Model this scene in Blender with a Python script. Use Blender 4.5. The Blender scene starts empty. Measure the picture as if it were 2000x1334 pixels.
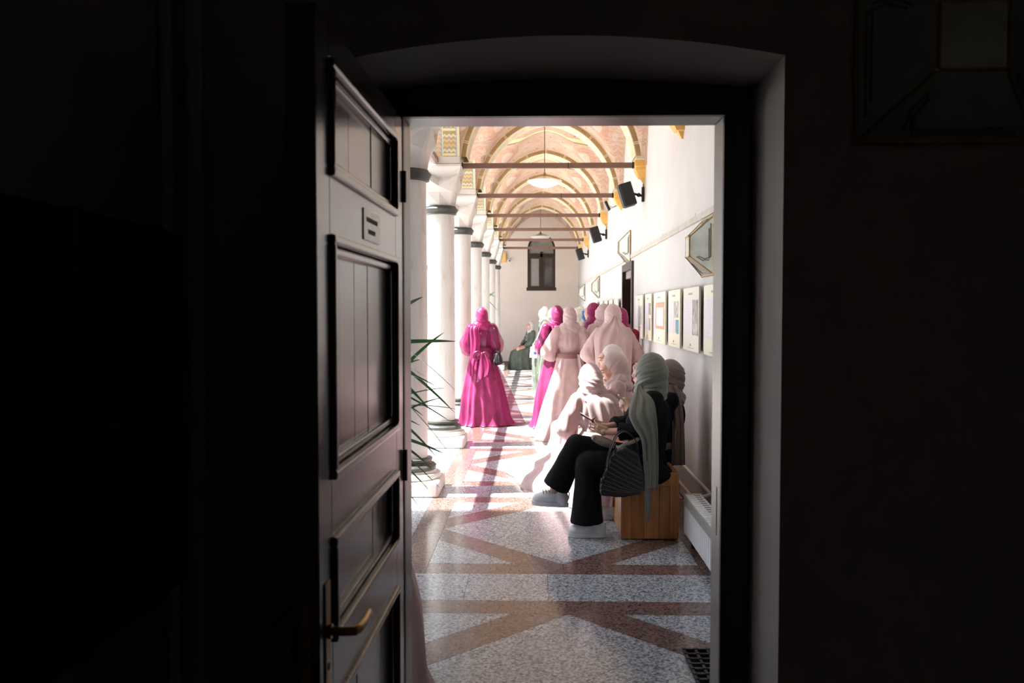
import bpy, bmesh, math, random
from mathutils import Vector, Matrix, noise
from math import sin, cos, pi, sqrt, radians, atan2
scene = bpy.context.scene
COL = scene.collection

# ------------------------------------------------------------------ camera, sky, sun, exposure
F = 1660.0
cam_d = bpy.data.cameras.new('camera')
cam_d.sensor_width = 36.0
cam_d.lens = F / 2000 * 36.0
cam_d.clip_start = 0.05
cam_d.dof.use_dof = True
cam_d.dof.focus_distance = 8.0
cam_d.dof.aperture_fstop = 5.0
cam = bpy.data.objects.new('camera', cam_d)
COL.objects.link(cam)
cam.location = (0, 0, 1.6)
cam.rotation_euler = (radians(90 - 2.04), 0, radians(1.55))
scene.camera = cam

SUN_EL = radians(60)
w = bpy.data.worlds.new('world'); scene.world = w
w.use_nodes = True
nt = w.node_tree
sky = nt.nodes.new('ShaderNodeTexSky')
sky.sky_type = 'NISHITA'
sky.sun_disc = False
sky.sun_elevation = SUN_EL
sky.sun_rotation = radians(-96)
sky.air_density = 1.0; sky.dust_density = 2.0
bgn = nt.nodes['Background']
bgn.inputs["Strength"].default_value = 0.42
nt.links.new(sky.outputs[0], bgn.inputs[0])
sun_d = bpy.data.lights.new('sun', 'SUN')
sun_d.energy = 27.0
sun_d.angle = radians(0.6)
sun_d.color = (1.0, 0.98, 0.955)
sun = bpy.data.objects.new('sun', sun_d); COL.objects.link(sun)
sun.location = (-8, 12, 14)
# light travels from the courtyard side (-X) down into the arcade
d = Vector((cos(SUN_EL)*.995, cos(SUN_EL)*.10, -sin(SUN_EL)))
sun.rotation_euler = d.to_track_quat('-Z', 'Y').to_euler()
vs = scene.view_settings
vs.view_transform = 'Standard'; vs.look = 'None'; vs.gamma = 1.0
vs.exposure = 0.05
vs.use_curve_mapping = False

# ------------------------------------------------------------------ helpers
RNG = random.Random(7)

class G:
    """collects vertices / faces (and uvs) of one mesh"""
    def __init__(s): s.v = []; s.f = []; s.uv = {}
    def add(s, vs, fs, uvs=None):
        o = len(s.v); s.v += [tuple(p) for p in vs]
        for i, f in enumerate(fs):
            s.f.append(tuple(o + k for k in f))
            if uvs: s.uv[len(s.f) - 1] = uvs[i]
        return s
    def box(s, x0, x1, y0, y1, z0, z1):
        v = [(x0,y0,z0),(x1,y0,z0),(x1,y1,z0),(x0,y1,z0),(x0,y0,z1),(x1,y0,z1),(x1,y1,z1),(x0,y1,z1)]
        return s.add(v, [(0,3,2,1),(4,5,6,7),(0,1,5,4),(1,2,6,5),(2,3,7,6),(3,0,4,7)])
    def cbox(s, c, sz, m=None):
        x, y, z = [k / 2 for k in sz]
        v = [(-x,-y,-z),(x,-y,-z),(x,y,-z),(-x,y,-z),(-x,-y,z),(x,-y,z),(x,y,z),(-x,y,z)]
        M_ = m.to_3x3() if m else Matrix.Identity(3)
        c = Vector(c)
        return s.add([c + M_ @ Vector(p) for p in v], [(0,3,2,1),(4,5,6,7),(0,1,5,4),(1,2,6,5),(2,3,7,6),(3,0,4,7)])
    def prism(s, poly, lo, hi, axis='z'):
        n = len(poly)
        def P(p, h):
            return {'z': (p[0], p[1], h), 'y': (p[0], h, p[1]), 'x': (h, p[0], p[1])}[axis]
        v = [P(p, lo) for p in poly] + [P(p, hi) for p in poly]
        f = [tuple(range(n))[::-1], tuple(range(n, 2*n))] + [(i, (i+1) % n, n + (i+1) % n, n + i) for i in range(n)]
        return s.add(v, f)
    def lathe(s, prof, n=32, c=(0,0,0), sx=1, sy=1, cap=True, rot=0):
        v = []; f = []
        for r, z in prof:
            for k in range(n):
                a = 2*pi*k/n + rot
                v.append((c[0] + r*cos(a)*sx, c[1] + r*sin(a)*sy, c[2] + z))
        m = len(prof)
        for i in range(m-1):
            for k in range(n):
                k2 = (k+1) % n
                f.append((i*n+k, i*n+k2, (i+1)*n+k2, (i+1)*n+k))
        if cap:
            f.append(tuple(range(n))[::-1]); f.append(tuple((m-1)*n+k for k in range(n)))
        return s.add(v, f)
    def tube(s, pts, r, n=10, cap=True, flat=1.0, up=None):
        pts = [Vector(p) for p in pts]
        rs = r if isinstance(r, (list, tuple)) else [r]*len(pts)
        v = []; f = []
        prev = None
        for i, p in enumerate(pts):
            t = (pts[min(i+1, len(pts)-1)] - pts[max(i-1, 0)])
            t.normalize()
            if prev is None:
                u = Vector(up) if up else (Vector((0,0,1)) if abs(t.z) < .9 else Vector((1,0,0)))
            else: u = prev
            u = (u - t*u.dot(t))
            if u.length < 1e-6: u = t.orthogonal()
            u.normalize(); prev = u
            b = t.cross(u)
            for k in range(n):
                a = 2*pi*k/n
                v.append(p + (u*cos(a)*flat + b*sin(a))*rs[i])
        m = len(pts)
        for i in range(m-1):
            for k in range(n):
                k2 = (k+1) % n
                f.append((i*n+k, i*n+k2, (i+1)*n+k2, (i+1)*n+k))
        if cap:
            f.append(tuple(range(n))[::-1]); f.append(tuple((m-1)*n+k for k in range(n)))
        return s.add(v, f)
    def stube(s, pts, r, n=10, sub=5, **kw):
        P = [Vector(p) for p in pts]; rs = r if isinstance(r, (list, tuple)) else [r]*len(P)
        o = []; q = []
        for k in range(len(P)-1):
            p0, p1, p2, p3 = P[max(0, k-1)], P[k], P[k+1], P[min(len(P)-1, k+2)]
            for i in range(sub):
                t = i/sub
                o.append(.5*(2*p1 + (p2-p0)*t + (2*p0-5*p1+4*p2-p3)*t*t + (3*p1-p0-3*p2+p3)*t**3)); q.append(rs[k]*(1-t) + rs[k+1]*t)
        o.append(P[-1]); q.append(rs[-1])
        return s.tube(o, q, n, **kw)
    def ell(s, c, r, m=None, nu=16, nv=10):
        c = Vector(c); r = (r, r, r) if isinstance(r, (int, float)) else r
        M_ = m.to_3x3() if m else Matrix.Identity(3)
        v = [c + M_ @ Vector((0,0,-r[2]))]
        for j in range(1, nv):
            t = -pi/2 + pi*j/nv
            for k in range(nu):
                a = 2*pi*k/nu
                v.append(c + M_ @ Vector((r[0]*cos(t)*cos(a), r[1]*cos(t)*sin(a), r[2]*sin(t))))
        v.append(c + M_ @ Vector((0,0,r[2])))
        f = []
        for k in range(nu): f.append((0, 1+(k+1) % nu, 1+k))
        for j in range(nv-2):
            for k in range(nu):
                a = 1+j*nu; b = a+nu; k2 = (k+1) % nu
                f.append((a+k, a+k2, b+k2, b+k))
        e = len(v)-1; a = 1+(nv-2)*nu
        for k in range(nu): f.append((a+k, a+(k+1) % nu, e))
        return s.add(v, f)
    def cap(s, p, q, r0, r1, n=12):
        """tapered capsule (closed) from p to q"""
        p = Vector(p); q = Vector(q)
        s.tube([p, q], [r0, r1], n)
        s.ell(p, r0, nu=n, nv=8); s.ell(q, r1, nu=n, nv=8)
        return s
    def chain(s, pts, rs, n=12):
        for i in range(len(pts)-1): s.cap(pts[i], pts[i+1], rs[i], rs[i+1], n)
        return s
    def xf(s, m):
        s.v = [tuple(m @ Vector(p)) for p in s.v]; return s
    def shift(s, d):
        s.v = [(p[0]+d[0], p[1]+d[1], p[2]+d[2]) for p in s.v]; return s
    def mesh(s, name):
        me = bpy.data.meshes.new(name)
        me.from_pydata(s.v, [], s.f)
        if s.uv:
            ul = me.uv_layers.new(name='UVMap')
            for pi_, p in enumerate(me.polygons):
                u = s.uv.get(pi_)
                if u:
                    for k, li in enumerate(p.loop_indices): ul.data[li].uv = u[k]
        me.update()
        return me

def link(name, me, m=None, parent=None, smooth=False, loc=None, fixn=True):
    if fixn:
        bm = bmesh.new(); bm.from_mesh(me)
        bmesh.ops.recalc_face_normals(bm, faces=bm.faces)
        bm.to_mesh(me); bm.free()
    if smooth == 'auto':
        me.polygons.foreach_set('use_smooth', [True]*len(me.polygons))
        bm = bmesh.new(); bm.from_mesh(me)
        for e in bm.edges:
            if len(e.link_faces) == 2 and e.calc_face_angle(0) > radians(35): e.smooth = False
        bm.to_mesh(me); bm.free()
    elif smooth:
        me.polygons.foreach_set('use_smooth', [True]*len(me.polygons))
    o = bpy.data.objects.new(name, me)
    COL.objects.link(o)
    if m is not None:
        me.materials.clear(); me.materials.append(m)
    if parent is not None: o.parent = parent
    if loc is not None: o.location = loc
    return o

def obj(name, g, m=None, parent=None, smooth=False, bevel=0, seg=2, loc=None, fixn=True):
    me = g.mesh(name)
    o = link(name, me, m, parent, smooth, loc, fixn)
    if bevel:
        b = o.modifiers.new('bevel', 'BEVEL'); b.width = bevel; b.segments = seg; b.limit_method = 'ANGLE'; b.angle_limit = radians(40)
        b.harden_normals = False
    return o

def tag(o, label, cat, group=None):
    o['label'] = label; o['category'] = cat
    if group: o['group'] = group
    return o
def thing(name, label, cat, loc=(0,0,0), rotz=0, group=None):
    o = bpy.data.objects.new(name, None); COL.objects.link(o)
    o.empty_display_size = .1
    o.location = loc; o.rotation_euler = (0, 0, rotz)
    return tag(o, label, cat, group)
def struct(o, label=None):
    o['kind'] = 'structure'
    if label: o['label'] = label
    return o
def dup(root, loc=None, rotz=None, label=None):
    def rec(o, par):
        c = o.copy(); COL.objects.link(c); c.parent = par
        for ch in list(o.children): rec(ch, c)
        return c
    r = rec(root, None)
    if loc is not None: r.location = loc
    if rotz is not None: r.rotation_euler = (0, 0, rotz)
    if label: r['label'] = label
    return r

# ------------------------------------------------------------------ materials
MATS = {}
def newmat(name):
    m = bpy.data.materials.new(name); m.use_nodes = True
    MATS[name] = m
    return m, m.node_tree, m.node_tree.nodes['Principled BSDF']
def N(nt, typ, **kw):
    n = nt.nodes.new(typ)
    for k, v in kw.items():
        if hasattr(n, k): setattr(n, k, v)
        else: n.inputs[k].default_value = v
    return n
def ramp(nt, fac, stops, interp='LINEAR'):
    r = nt.nodes.new('ShaderNodeValToRGB'); cr = r.color_ramp; cr.interpolation = interp
    while len(cr.elements) < len(stops): cr.elements.new(.5)
    for e, (p, c) in zip(cr.elements, stops):
        e.position = p; e.color = (*c, 1)
    nt.links.new(fac, r.inputs[0])
    return r.outputs[0]
def math_(nt, op, a, b=None, c=None):
    n = nt.nodes.new('ShaderNodeMath'); n.operation = op
    for i, x in enumerate((a, b, c)):
        if x is None: continue
        if isinstance(x, (int, float)): n.inputs[i].default_value = x
        else: nt.links.new(x, n.inputs[i])
    return n.outputs[0]
def mixc(nt, fac, a, b, typ='MIX'):
    n = nt.nodes.new('ShaderNodeMix'); n.data_type = 'RGBA'; n.blend_type = typ
    if isinstance(fac, (int, float)): n.inputs[0].default_value = fac
    else: nt.links.new(fac, n.inputs[0])
    for i, x in ((6, a), (7, b)):
        if isinstance(x, tuple): n.inputs[i].default_value = (*x, 1)
        else: nt.links.new(x, n.inputs[i])
    return n.outputs[2]
def plain(name, col, rough=.5, metal=0.0, var=.12, scale=6, bump=0.0, bscale=40, spec=.5, coord='Object'):
    """principled with a little noise in colour and relief"""
    m, t, b = newmat(name)
    tc = t.nodes.new('ShaderNodeTexCoord')
    nz = N(t, 'ShaderNodeTexNoise', Scale=scale, Detail=4.0)
    t.links.new(tc.outputs[coord], nz.inputs['Vector'])
    c1 = tuple(max(0, c*(1-var)) for c in col); c2 = tuple(min(1, c*(1+var)) for c in col)
    t.links.new(ramp(t, nz.outputs['Fac'], [(.3, c1), (.7, c2)]), b.inputs['Base Color'])
    b.inputs['Roughness'].default_value = rough
    b.inputs['Metallic'].default_value = metal
    b.inputs['Specular IOR Level'].default_value = spec
    if bump:
        n2 = N(t, 'ShaderNodeTexNoise', Scale=bscale, Detail=3.0)
        t.links.new(tc.outputs[coord], n2.inputs['Vector'])
        bp = N(t, 'ShaderNodeBump', Strength=bump, Distance=.01)
        t.links.new(n2.outputs['Fac'], bp.inputs['Height'])
        t.links.new(bp.outputs[0], b.inputs['Normal'])
    return m
def granite(name, cols, rough):
    m, t, b = newmat(name)
    ge = t.nodes.new('ShaderNodeNewGeometry')
    v = N(t, 'ShaderNodeTexVoronoi', Scale=95.0)
    n = N(t, 'ShaderNodeTexNoise', Scale=60.0, Detail=4.0, Roughness=.7)
    n2 = N(t, 'ShaderNodeTexNoise', Scale=1.3, Detail=2.0)
    for k in (v, n, n2): t.links.new(ge.outputs['Position'], k.inputs['Vector'])
    s = math_(t, 'ADD', math_(t, 'MULTIPLY', v.outputs['Color'], .35), math_(t, 'MULTIPLY', n.outputs['Fac'], .65))
    c = ramp(t, s, [(.33, cols[0]), (.47, cols[1]), (.6, cols[2])])
    c = mixc(t, math_(t, 'MULTIPLY', n2.outputs['Fac'], .25), c, cols[1])
    t.links.new(c, b.inputs['Base Color'])
    b.inputs['Roughness'].default_value = rough
    return m
def woodmat(name, dark, light, rough=.35, scale=3.0, axis='z', bump=.15):
    m, t, b = newmat(name)
    tc = t.nodes.new('ShaderNodeTexCoord')
    mp = t.nodes.new('ShaderNodeMapping')
    sc = {'z': (18, 18, 1.2), 'y': (18, 1.2, 18), 'x': (1.2, 18, 18)}[axis]
    mp.inputs['Scale'].default_value = sc
    t.links.new(tc.outputs['Object'], mp.inputs['Vector'])
    n = N(t, 'ShaderNodeTexNoise', Scale=scale, Detail=6.0, Roughness=.6, Distortion=.6)
    t.links.new(mp.outputs[0], n.inputs['Vector'])
    t.links.new(ramp(t, n.outputs['Fac'], [(.3, dark), (.7, light)]), b.inputs['Base Color'])
    b.inputs['Roughness'].default_value = rough
    bp = N(t, 'ShaderNodeBump', Strength=bump, Distance=.004)
    t.links.new(n.outputs['Fac'], bp.inputs['Height'])
    t.links.new(bp.outputs[0], b.inputs['Normal'])
    return m
def cloth(name, col, trans=.2, rough=.6, sheen=.3, col2=None, alpha=1.0, spec=.3, streak=0.0):
    m, t, b = newmat(name)
    tc = t.nodes.new('ShaderNodeTexCoord')
    nz = N(t, 'ShaderNodeTexNoise', Scale=9.0, Detail=3.0)
    t.links.new(tc.outputs['Object'], nz.inputs['Vector'])
    c1 = tuple(c*.9 for c in col); c2 = col2 or tuple(min(1, c*1.08) for c in col)
    cc = ramp(t, nz.outputs['Fac'], [(.3, c1), (.7, c2)])
    t.links.new(cc, b.inputs['Base Color'])
    b.inputs['Roughness'].default_value = rough
    b.inputs['Sheen Weight'].default_value = sheen
    b.inputs['Specular IOR Level'].default_value = spec
    wv = N(t, 'ShaderNodeTexNoise', Scale=70.0, Detail=3.0)
    mp = t.nodes.new('ShaderNodeMapping'); mp.inputs['Scale'].default_value = (1.6, 1.6, .35)
    t.links.new(tc.outputs['Object'], mp.inputs['Vector']); t.links.new(mp.outputs[0], wv.inputs['Vector'])
    bp = N(t, 'ShaderNodeBump', Strength=.10, Distance=.004)
    t.links.new(wv.outputs['Fac'], bp.inputs['Height']); t.links.new(bp.outputs[0], b.inputs['Normal'])
    if streak:
        w2 = N(t, 'ShaderNodeTexNoise', Scale=13.0, Detail=4.0, Distortion=.4)
        m2 = t.nodes.new('ShaderNodeMapping'); m2.inputs['Scale'].default_value = (1.5, 1.5, .14)
        t.links.new(tc.outputs['Object'], m2.inputs['Vector']); t.links.new(m2.outputs[0], w2.inputs['Vector'])
        b2 = N(t, 'ShaderNodeBump', Strength=streak, Distance=.05)
        t.links.new(w2.outputs['Fac'], b2.inputs['Height']); t.links.new(bp.outputs[0], b2.inputs['Normal']); t.links.new(b2.outputs[0], b.inputs['Normal'])
    out = t.nodes['Material Output']
    sh = b.outputs[0]
    if trans:
        tr = t.nodes.new('ShaderNodeBsdfTranslucent'); t.links.new(cc, tr.inputs['Color'])
        mx = t.nodes.new('ShaderNodeMixShader'); mx.inputs[0].default_value = trans
        t.links.new(sh, mx.inputs[1]); t.links.new(tr.outputs[0], mx.inputs[2]); sh = mx.outputs[0]
    if alpha < 1:
        tp = t.nodes.new('ShaderNodeBsdfTransparent')
        mx = t.nodes.new('ShaderNodeMixShader'); mx.inputs[0].default_value = alpha
        t.links.new(tp.outputs[0], mx.inputs[1]); t.links.new(sh, mx.inputs[2]); sh = mx.outputs[0]
    t.links.new(sh, out.inputs[0])
    return m

m_plaster = plain('white plaster', (.60, .58, .56), .85, var=.04, scale=2.5, bump=.12, bscale=25)
m_endplaster = plain('beige plaster', (.70, .60, .52), .85, var=.03, scale=1.5, bump=.05, bscale=25)
m_room = plain('room plaster', (.52, .47, .43), .9, var=.05, scale=2, bump=.1, bscale=30)
m_roomfloor = plain('room floor', (.10, .08, .07), .6, var=.2, scale=4)
m_grey = granite('grey granite', [(.045,.05,.058), (.25,.29,.335), (.57,.615,.65)], .17)
m_brown = granite('brown granite', [(.028,.019,.018), (.14,.083,.07), (.25,.165,.145)], .17)
m_grout = plain('grout', (.12, .11, .10), .8)
def marble_mat():
    m, t, b = newmat('column stone')
    tc = t.nodes.new('ShaderNodeTexCoord'); mp = t.nodes.new('ShaderNodeMapping'); mp.inputs['Scale'].default_value = (7, 7, 1.3)
    t.links.new(tc.outputs['Object'], mp.inputs['Vector'])
    n = N(t, 'ShaderNodeTexNoise', Scale=1.4, Detail=7.0, Roughness=.62, Distortion=.5); t.links.new(mp.outputs[0], n.inputs['Vector'])
    n2 = N(t, 'ShaderNodeTexNoise', Scale=45.0, Detail=3.0); t.links.new(tc.outputs['Object'], n2.inputs['Vector'])
    c = ramp(t, n.outputs['Fac'], [(.28, (.48, .45, .40)), (.45, (.62, .60, .56)), (.7, (.68, .67, .64))])
    c = mixc(t, ramp(t, n2.outputs['Fac'], [(.66, (0, 0, 0)), (.74, (.5, .5, .5))]), c, (.40, .34, .28))
    t.links.new(c, b.inputs['Base Color']); b.inputs['Roughness'].default_value = .5
    bp = N(t, 'ShaderNodeBump', Strength=.15, Distance=.01); t.links.new(n.outputs['Fac'], bp.inputs['Height']); t.links.new(bp.outputs[0], b.inputs['Normal'])
    return m
m_marble = marble_mat()
m_cap = plain('carved pale stone', (.61, .575, .535), .7, var=.06, scale=5, bump=.1, bscale=30)
m_collar = plain('dark green metal collar', (.05, .053, .045), .45, var=.25, scale=14, bump=.1)
m_tie = plain('brown painted iron', (.17, .095, .07), .45, var=.08, scale=5)
m_iron = plain('black iron', (.012, .012, .013), .45, var=.2)
m_blackplastic = plain('black plastic', (.006, .006, .008), .55, var=.1, bump=.1, bscale=300)
m_ochre = plain('ochre painted corbel', (.80, .45, .12), .7, var=.08, scale=8)
m_tanstone = plain('tan painted stone', (.62, .52, .36), .8, var=.08, scale=4, bump=.08)
m_dkwood = woodmat('dark stained wood', (.012, .006, .004), (.035, .016, .010), .3)
m_doorwood = woodmat('brown lacquered door wood', (.045, .030, .026), (.12, .085, .078), .24, axis='z', bump=.12)
m_doorwood.node_tree.nodes['Principled BSDF'].inputs['Coat Weight'].default_value = .45
m_doorwood.node_tree.nodes['Principled BSDF'].inputs['Coat Roughness'].default_value = .18
m_frame = woodmat('black door frame wood', (.022, .018, .017), (.04, .033, .031), .3, bump=.12)
m_brass = plain('aged brass', (.36, .23, .09), .35, metal=1.0, var=.2, scale=20)
m_white = plain('white enamel', (.78, .80, .82), .35, var=.02)
m_pipe = plain('white painted pipe', (.70, .68, .64), .4, var=.05)
m_pinewood = woodmat('orange pine', (.30, .115, .03), (.52, .24, .075), .3, scale=1.6, axis='z', bump=.1)
# ------------------------------------------------------------------ painted decoration (flat paint, uv in metres)
def tri(nt, x):      # triangle wave 0..1
    return math_(nt, 'ABSOLUTE', math_(nt, 'SUBTRACT', math_(nt, 'MULTIPLY', math_(nt, 'FRACT', x), 2), 1))
CREAM = (.66, .58, .40); OLIVE = (.33, .28, .10); TAUPE = (.34, .29, .24); YEL = (.66, .42, .12); BLUE = (.25, .36, .47)
def chevron_mat():
    m, t, b = newmat('painted chevron panels')
    uv = t.nodes.new('ShaderNodeUVMap'); sp = t.nodes.new('ShaderNodeSeparateXYZ'); t.links.new(uv.outputs[0], sp.inputs[0])
    u, v = sp.outputs[0], sp.outputs[1]
    s = math_(t, 'ABSOLUTE', v)                       # distance from the pier's middle line
    z = math_(t, 'MULTIPLY', math_(t, 'FRACT', math_(t, 'DIVIDE', u, .30)), .30)
    zig = math_(t, 'MULTIPLY', tri(t, math_(t, 'DIVIDE', s, .05)), .022)
    q = math_(t, 'DIVIDE', math_(t, 'SUBTRACT', math_(t, 'ADD', z, zig), .03), .27)
    st = [(0, CREAM), (.04, OLIVE), (.12, CREAM), (.24, TAUPE), (.36, YEL), (.47, TAUPE), (.58, YEL), (.69, TAUPE), (.79, CREAM), (.90, OLIVE)]
    chev = ramp(t, q, st, 'CONSTANT')
    # line between panels
    ln = math_(t, 'LESS_THAN', z, .035)
    chev = mixc(t, ln, chev, (.72, .66, .40))
    ln2 = math_(t, 'LESS_THAN', z, .006)
    chev = mixc(t, ln2, chev, (.34, .28, .14))
    # blue side borders and the middle strip of blue / orange triangles
    side = math_(t, 'GREATER_THAN', s, .203)
    chev = mixc(t, side, chev, BLUE)
    edge = math_(t, 'GREATER_THAN', s, .215)
    chev = mixc(t, edge, chev, (.72, .66, .42))
    tz = math_(t, 'LESS_THAN', math_(t, 'FRACT', math_(t, 'DIVIDE', u, .055)), math_(t, 'SUBTRACT', 1, math_(t, 'DIVIDE', s, .045)))
    mid = mixc(t, tz, BLUE, (.68, .40, .20))
    chev = mixc(t, math_(t, 'LESS_THAN', s, .045), chev, mid)
    gapm = math_(t, 'MULTIPLY', math_(t, 'GREATER_THAN', s, .045), math_(t, 'LESS_THAN', s, .055))
    chev = mixc(t, gapm, chev, (.72, .66, .42))
    nz = N(t, 'ShaderNodeTexNoise', Scale=14.0, Detail=4.0)
    t.links.new(uv.outputs[0], nz.inputs['Vector'])
    chev = mixc(t, math_(t, 'MULTIPLY', nz.outputs['Fac'], .3), chev, CREAM)
    t.links.new(chev, b.inputs['Base Color']); b.inputs['Roughness'].default_value = .8
    return m
def archface_mat():
    m, t, b = newmat('painted brown arch band')
    uv = t.nodes.new('ShaderNodeUVMap'); sp = t.nodes.new('ShaderNodeSeparateXYZ'); t.links.new(uv.outputs[0], sp.inputs[0])
    u, v = sp.outputs[0], sp.outputs[1]
    nz = N(t, 'ShaderNodeTexNoise', Scale=7.0, Detail=4.0); t.links.new(uv.outputs[0], nz.inputs['Vector'])
    base = ramp(t, nz.outputs['Fac'], [(.3, (.30, .19, .085)), (.7, (.42, .29, .145))])
    z = math_(t, 'FRACT', math_(t, 'DIVIDE', u, .36))
    l1 = math_(t, 'LESS_THAN', math_(t, 'ABSOLUTE', math_(t, 'SUBTRACT', z, .47)), .013)
    l2 = math_(t, 'LESS_THAN', math_(t, 'ABSOLUTE', math_(t, 'SUBTRACT', z, .53)), .013)
    l3 = math_(t, 'LESS_THAN', v, .010)
    l4 = math_(t, 'GREATER_THAN', v, .066)
    k = math_(t, 'MINIMUM', math_(t, 'ADD', math_(t, 'ADD', l1, l2), math_(t, 'ADD', l3, l4)), 1)
    c = mixc(t, k, base, (.74, .64, .40))
    t.links.new(c, b.inputs['Base Color']); b.inputs['Roughness'].default_value = .8
    return m
def soffit_mat():
    m, t, b = newmat('painted cream and yellow arch soffit')
    uv = t.nodes.new('ShaderNodeUVMap'); sp = t.nodes.new('ShaderNodeSeparateXYZ'); t.links.new(uv.outputs[0], sp.inputs[0])
    u, v = sp.outputs[0], sp.outputs[1]
    z = math_(t, 'FRACT', math_(t, 'DIVIDE', u, .30))
    zig = math_(t, 'ADD', z, math_(t, 'MULTIPLY', tri(t, math_(t, 'DIVIDE', v, .06)), .10))
    c = ramp(t, zig, [(0, (.84, .76, .56)), (.12, (.82, .60, .24)), (.26, (.62, .62, .60)), (.4, (.84, .66, .30)), (.55, (.62, .62, .60)), (.7, (.84, .62, .26)), (.86, (.84, .76, .56))], 'CONSTANT')
    e = math_(t, 'LESS_THAN', z, .05); c = mixc(t, e, c, (.84, .78, .60))
    s = math_(t, 'GREATER_THAN', math_(t, 'ABSOLUTE', v), .10); c = mixc(t, s, c, (.84, .76, .55))
    c = mixc(t, .35, c, (.84, .76, .56)); c = mixc(t, 1.0, c, (.78, .78, .78), 'MULTIPLY')
    t.links.new(c, b.inputs['Base Color']); b.inputs['Roughness'].default_value = .85
    return m
def vault_mat():
    m, t, b = newmat('painted vault with faded red scrolls')
    uv = t.nodes.new('ShaderNodeUVMap'); sp = t.nodes.new('ShaderNodeSeparateXYZ'); t.links.new(uv.outputs[0], sp.inputs[0])
    u, v = sp.outputs[0], sp.outputs[1]       # local x / y of the bay in metres from its centre
    au = math_(t, 'ABSOLUTE', u); av = math_(t, 'ABSOLUTE', v)
    cb = t.nodes.new('ShaderNodeCombineXYZ'); t.links.new(au, cb.inputs[0]); t.links.new(av, cb.inputs[1])
    n1 = N(t, 'ShaderNodeTexNoise', Scale=3.0, Detail=5.0); t.links.new(uv.outputs[0], n1.inputs['Vector'])
    base = ramp(t, n1.outputs['Fac'], [(.3, (.50, .32, .235)), (.5, (.57, .405, .305)), (.68, (.60, .48, .35))])
    # scrolls, mirrored about the bay's axes
    wv = N(t, 'ShaderNodeTexWave', Scale=6.5, Distortion=7.0, Detail=1.5); wv.wave_type = 'RINGS'
    wv.inputs['Detail Scale'].default_value = 2.2
    t.links.new(cb.outputs[0], wv.inputs['Vector'])
    sc = ramp(t, wv.outputs['Fac'], [(.60, (0, 0, 0)), (.72, (1, 1, 1)), (.88, (1, 1, 1)), (.97, (0, 0, 0))])
    c = mixc(t, math_(t, 'MULTIPLY', sc, .65), base, (.42, .20, .13))
    vo = N(t, 'ShaderNodeTexVoronoi', Scale=9.0); t.links.new(cb.outputs[0], vo.inputs['Vector'])
    dots = math_(t, 'LESS_THAN', vo.outputs['Distance'], .16)
    c = mixc(t, math_(t, 'MULTIPLY', dots, .7), c, (.22, .14, .13))
    vo2 = N(t, 'ShaderNodeTexVoronoi', Scale=5.0); t.links.new(cb.outputs[0], vo2.inputs['Vector'])
    c = mixc(t, math_(t, 'MULTIPLY', math_(t, 'LESS_THAN', vo2.outputs['Distance'], .2), .6), c, (.55, .52, .45))
    # ochre border lines along the ridges of the webs
    rib = math_(t, 'LESS_THAN', math_(t, 'ABSOLUTE', math_(t, 'SUBTRACT', av, .42)), .035)
    c = mixc(t, rib, c, (.80, .62, .34))
    rib2 = math_(t, 'LESS_THAN', math_(t, 'ABSOLUTE', math_(t, 'SUBTRACT', av, .465)), .008)
    c = mixc(t, rib2, c, (.25, .15, .10))
    # medallions in the corners
    dx = math_(t, 'SUBTRACT', au, .66); dy = math_(t, 'SUBTRACT', av, .72)
    r = math_(t, 'SQRT', math_(t, 'ADD', math_(t, 'MULTIPLY', dx, dx), math_(t, 'MULTIPLY', dy, dy)))
    ring = math_(t, 'MULTIPLY', math_(t, 'GREATER_THAN', r, .10), math_(t, 'LESS_THAN', r, .2))
    c = mixc(t, math_(t, 'MULTIPLY', ring, .35), c, (.50, .20, .13))
    c = mixc(t, math_(t, 'MULTIPLY', math_(t, 'LESS_THAN', r, .10), .6), c, (.62, .50, .42))
    # worn patches where the paint has gone
    n2 = N(t, 'ShaderNodeTexNoise', Scale=1.6, Detail=6.0, Roughness=.65)
    ge = t.nodes.new('ShaderNodeNewGeometry'); t.links.new(ge.outputs['Position'], n2.inputs['Vector'])
    wmask = ramp(t, n2.outputs['Fac'], [(.60, (0, 0, 0)), (.68, (1, 1, 1))])
    c = mixc(t, math_(t, 'MULTIPLY', wmask, .65), c, (.66, .50, .36))
    t.links.new(c, b.inputs['Base Color']); b.inputs['Roughness'].default_value = .9
    return m
m_chev = chevron_mat(); m_arch = archface_mat(); m_soffit = soffit_mat(); m_vault = vault_mat()

# ------------------------------------------------------------------ dimensions (metres; camera at the origin, corridor along +Y)
S = 2.61                       # bay
COLX = -1.117                  # column line
COLY = [4.89 + S*k for k in range(8)]      # 4.89 ... 23.16
WX = 1.29                      # right wall
YEND = 25.5
YD = 2.5                       # room face of the doorway wall
PIER = .245

# ---------- the dark room
RX0, RX1, RY0, RZ1 = -1.07, 2.1, -1.6, 3.0
struct(obj('floor', G().box(RX0-.2, RX1+.2, RY0-.2, 2.9, -.12, -.001), m_roomfloor), 'dark floor of the unlit front room')
struct(obj('ceiling', G().box(RX0-.2, RX1+.2, RY0-.2, 2.9, RZ1, RZ1+.2), m_room), 'dark ceiling of the unlit front room')
struct(obj('wall_left', G().box(RX0-.2, RX0, RY0-.2, YD, 0, RZ1), m_room), 'dark plaster side wall behind the wall cupboard')
struct(obj('wall_side', G().box(RX1, RX1+.2, RY0-.2, YD, 0, RZ1), m_room), 'dark plaster wall at the right of the front room')
struct(obj('wall_back', G().box(RX0, RX1, RY0-.2, RY0, 0, RZ1), m_room), 'dark plaster wall behind the viewer')

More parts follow.
